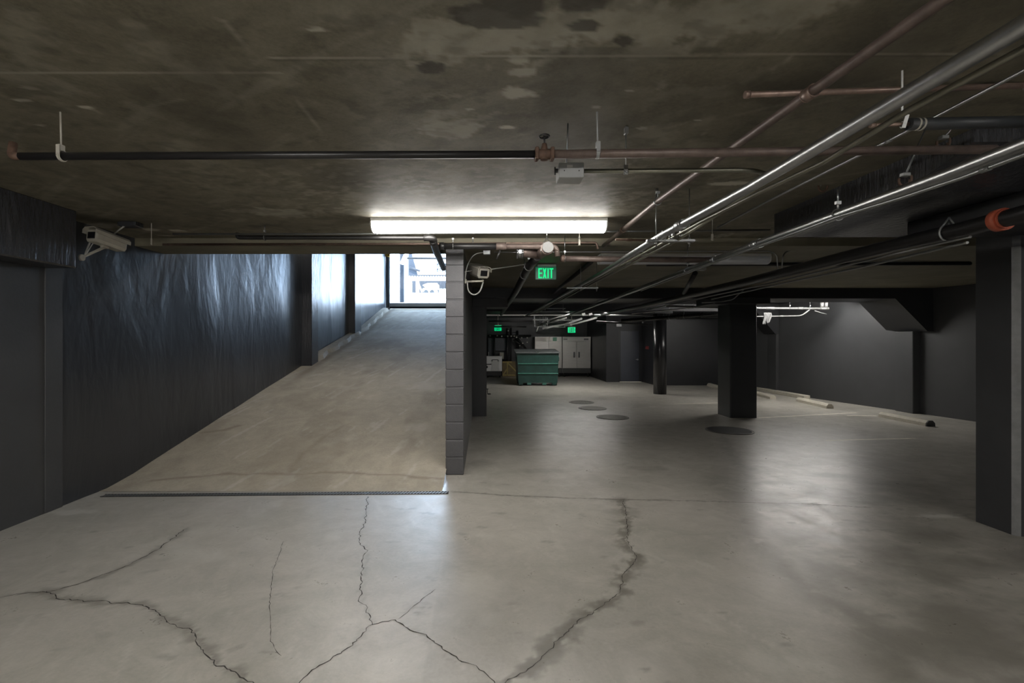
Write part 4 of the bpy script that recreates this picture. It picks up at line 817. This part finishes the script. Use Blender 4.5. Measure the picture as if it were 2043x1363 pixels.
# ------------------------------------------------------------------ ramp gate (door_1)
t=bpy.data.objects.new('door_1',None); C.objects.link(t); t.location=(-2.3,20.15,2.9); t['kind']='structure'
YG=20.1
m=MB(); m.box(-4.03,-3.90,YG,YG+.1,2.85,5.34,.006); m.box(-.62,-.46,YG,YG+.1,2.85,5.34,.006); obj('gate_frame',m,M['rail'],t)
m=MB(); m.box(-4.035,-3.99,YG-.12,YG-.04,2.8,5.34,.004); m.tube([(-3.955,YG-.05,2.95),(-3.955,YG-.05,5.3)],.02,8); obj('guide_track',m,M['bar'],t)
m=MB(); m.box(-3.9,-.62,YG+.02,YG+.08,2.98,3.13,.006); obj('bottom_rail',m,M['rail'],t)
m=MB(); m.box(-3.95,-.6,YG+.0,YG+.08,2.90,2.98,.004); obj('bottom_seal',m,M['bar'],t)
m=MB()
for k in range(39): zz=3.18+k*.055; m.box(-3.9,-.62,YG+.045,YG+.051,zz,zz+.006)
for k in range(7): xx=-3.9+k*.55; m.box(xx,xx+.006,YG+.052,YG+.058,3.13,5.34)
obj('wire_mesh',m,M['wire'],t)
m=MB(); a,b=W(767,512,YG-.1),W(778,512,YG-.1); m.box(a.x,b.x,YG-.16,YG-.06,W(0,513,YG).z,W(0,508.5,YG).z+.1,.004); tag(obj('warning_light',m,M['amber']),'small amber box at the top left corner of the ramp gate','light')
# ------------------------------------------------------------------ outside
m=MB(); m.add([(-14,20.3,2.92),(12,20.3,2.92),(12,30.5,4.56),(-14,30.5,4.56),(12,60,4.8),(-14,60,4.8),(-14,20.3,2.6),(12,20.3,2.6),(12,60,2.6),(-14,60,2.6)],[(0,1,2,3),(3,2,4,5),(6,7,1,0),(7,8,4,2,1),(9,6,0,3,5)]); o=struct('floor_outside',m,M['outground'])
def bx(name,label,cat,px0,px1,py0,py1,Y,dp,mt):
    a,b=W(px0,py0,Y),W(px1,py1,Y); m=MB(); m.box(a.x,b.x,Y,Y+dp,b.z,a.z,.01); return tag(obj(name,m,mt),label,cat)
bx('gate_pier','wide white pier just outside the left side of the gate','pier',756,794,470,606,21.6,.5,M['outwhite'])
bx('steel_post','thick blue grey post right of the white pier outside the gate','post',796,805.5,470,603,22.5,.25,M['outblue'])
bx('steel_post','pale slim post between the blue grey post and the fence','post',806,812.5,470,602,23.5,.25,M['outwhite'])
bx('steel_post','thin dark post at the right of the pale slim post','post',812.5,815,470,600,24,.12,M['outblue'])
m=MB(); m.cyl(W(814,500,22.2),W(802,526,21.9),.10,16); tag(obj('slanting_tube',m,M['white']),'white slanting cylinder arm high behind the gate','arm')
m=MB(); m.cyl(W(812,515.5,23),W(900,515.5,23),.05,12); tag(obj('roller_tube',m,M['outdark']),'dark horizontal tube across the top of the gate view','pipe')
# house with blue gable shade, canopy, fence
t=thing('house','pale house with a blue grey gable behind the fence','building',W(850,560,44))
m=MB(); a,b=W(700,480,44),W(1000,590,44); m.box(a.x,b.x,44,50,4.9,12); obj('wall',m,M['outwhite'],t)
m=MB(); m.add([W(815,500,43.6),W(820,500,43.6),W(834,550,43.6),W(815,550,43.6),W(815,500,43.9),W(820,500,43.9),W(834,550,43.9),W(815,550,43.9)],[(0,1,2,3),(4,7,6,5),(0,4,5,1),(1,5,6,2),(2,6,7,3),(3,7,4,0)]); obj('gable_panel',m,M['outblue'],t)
m=MB(); a,b=W(814,532,43.4),W(838,541,43.4); m.cyl(a,b,.10,8); obj('roof_edge',m,M['fence'],t)
m=MB()
for k in range(5): a=W(870+k*5,525,43.7); m.box(a.x,a.x+.06,43.6,44,W(0,545,43.7).z,W(0,525,43.7).z)
for py in (525,535,545): a=W(870,py,43.7); m.box(a.x,W(892,py,43.7).x,43.6,44,a.z-.04,a.z+.04)
obj('window_grid',m,M['lensoff'],t)
t=thing('canopy','white flat carport canopy with a scalloped top edge beyond the gate','canopy',W(850,557,33)); Y=33
m=MB(); a,b=W(812,551,Y),W(960,558,Y); m.box(a.x,b.x,Y,Y+.7,b.z,a.z,.02); obj('roof',m,M['outwhite'],t)
m=MB(); n=28
for k in range(n): x=a.x+(b.x-a.x)*(k+.5)/n; m.cyl((x,Y-.02,a.z),(x,Y+.7,a.z),.05,8)
obj('corrugation',m,M['fence'],t)
m=MB(); a=W(829,558,Y); m.box(a.x,a.x+.22,Y+.1,Y+.3,4.8,a.z,.01); m.cyl(W(835,566,Y),W(842,583,Y)+Vector((0,0,0)),.05,8); obj('post',m,M['outwhite'],t)
t=thing('picket_fence','tall grey upright bar fence under the white canopy','fence',W(870,583,38)); Y=36.5
m=MB(); a,b=W(816,556,Y),W(940,583,Y); n=56
for k in range(n): x=a.x+(b.x-a.x)*k/n; m.box(x,x+.03,Y,Y+.05,4.6,a.z+.3)
obj('pickets',m,M['picket'],t)
m=MB(); m.box(a.x,b.x,Y+1.5,Y+1.7,4.5,a.z+.5); obj('back_panel',m,M['fence'],t)
m=MB(); m.box(a.x,b.x,Y+.05,Y+.08,a.z+.1,a.z+.18); m.box(a.x,b.x,Y+.05,Y+.08,5.0,5.1); obj('rail',m,M['fence'],t)
t=thing('parked_car','white parked vehicle under the canopy seen through the gate','car',W(857,583,34)); Y=34.2; zb=4.86
a,b=W(843,565,Y),W(872,565,Y)
m=MB(); pr=[(a.x,W(0,569,Y).z),(a.x+.35,W(0,565,Y).z),(b.x,W(0,565,Y).z),(b.x,W(0,574,Y).z),(a.x+.3,W(0,574,Y).z)]
m.prism(pr,1,Y,Y+1.6); obj('cab_roof',m,M['outwhite'],t)
m=MB(); m.box(a.x,b.x-.1,Y-.05,Y+1.7,zb+.15,W(0,575,Y).z,.05); obj('body',m,M['outwhite'],t)
m=MB(); m.box(a.x+.3,b.x-.2,Y+.02,Y+1.6,W(0,575.5,Y).z,W(0,573.5,Y).z); obj('windows',m,M['carglass'],t)
for xx in (a.x+.25,b.x-.35): obj('wheel',MB().cyl((xx,Y-.06,zb+.13),(xx,Y+.12,zb+.13),.15,14),M['tar'],t)
for k,px in enumerate((876,884)):
    a,b=W(px,576,33.8),W(px+7,583,33.8); m=MB(); m.box(a.x,b.x,33.8,34.4,4.84,a.z,.03); tag(obj('storage_box',m,M['outwhite']),('left' if k==0 else 'right')+' white low box beside the parked vehicle beyond the gate','box')

# ------------------------------------------------------------------ light and sky
w=bpy.data.worlds.new('world'); bpy.context.scene.world=w; w.use_nodes=True; bg=w.node_tree.nodes['Background']; bg.inputs[0].default_value=(.50,.71,1.0,1); bg.inputs[1].default_value=5.5
sun=bpy.data.lights.new('sun','SUN'); sun.energy=5; sun.angle=.01; sun.color=(1,.95,.88); so=bpy.data.objects.new('sun',sun); C.objects.link(so); so.rotation_euler=(math.radians(38),math.radians(25),0)
pl=bpy.data.lights.new('daylight_portal','AREA'); pl.shape='RECTANGLE'; pl.size=3.3; pl.size_y=2.45; pl.cycles.is_portal=True; po=bpy.data.objects.new('daylight_portal',pl); C.objects.link(po); po.location=(-2.25,20.45,4.12); po.rotation_euler=(math.radians(-90),0,0)
cam=bpy.data.cameras.new('camera'); co=bpy.data.objects.new('camera',cam); C.objects.link(co); co.location=(0,0,H); co.rotation_euler=(math.radians(90),0,0)
cam.sensor_width=36; cam.sensor_fit='HORIZONTAL'; cam.lens=36*F/2043; cam.shift_x=(1021.5-CX)/2043; cam.shift_y=(CY-681.5)/2043; cam.clip_start=.02; cam.clip_end=300
sc=bpy.context.scene; sc.camera=co
vs_=sc.view_settings; vs_.view_transform='Standard'; vs_.look='None'; vs_.gamma=1; vs_.use_curve_mapping=False; vs_.exposure=1.75
sc.cycles.use_denoising=True; sc.cycles.max_bounces=8; sc.cycles.diffuse_bounces=5; sc.cycles.glossy_bounces=4; sc.cycles.sample_clamp_indirect=6; sc.cycles.caustics_reflective=False; sc.cycles.caustics_refractive=False
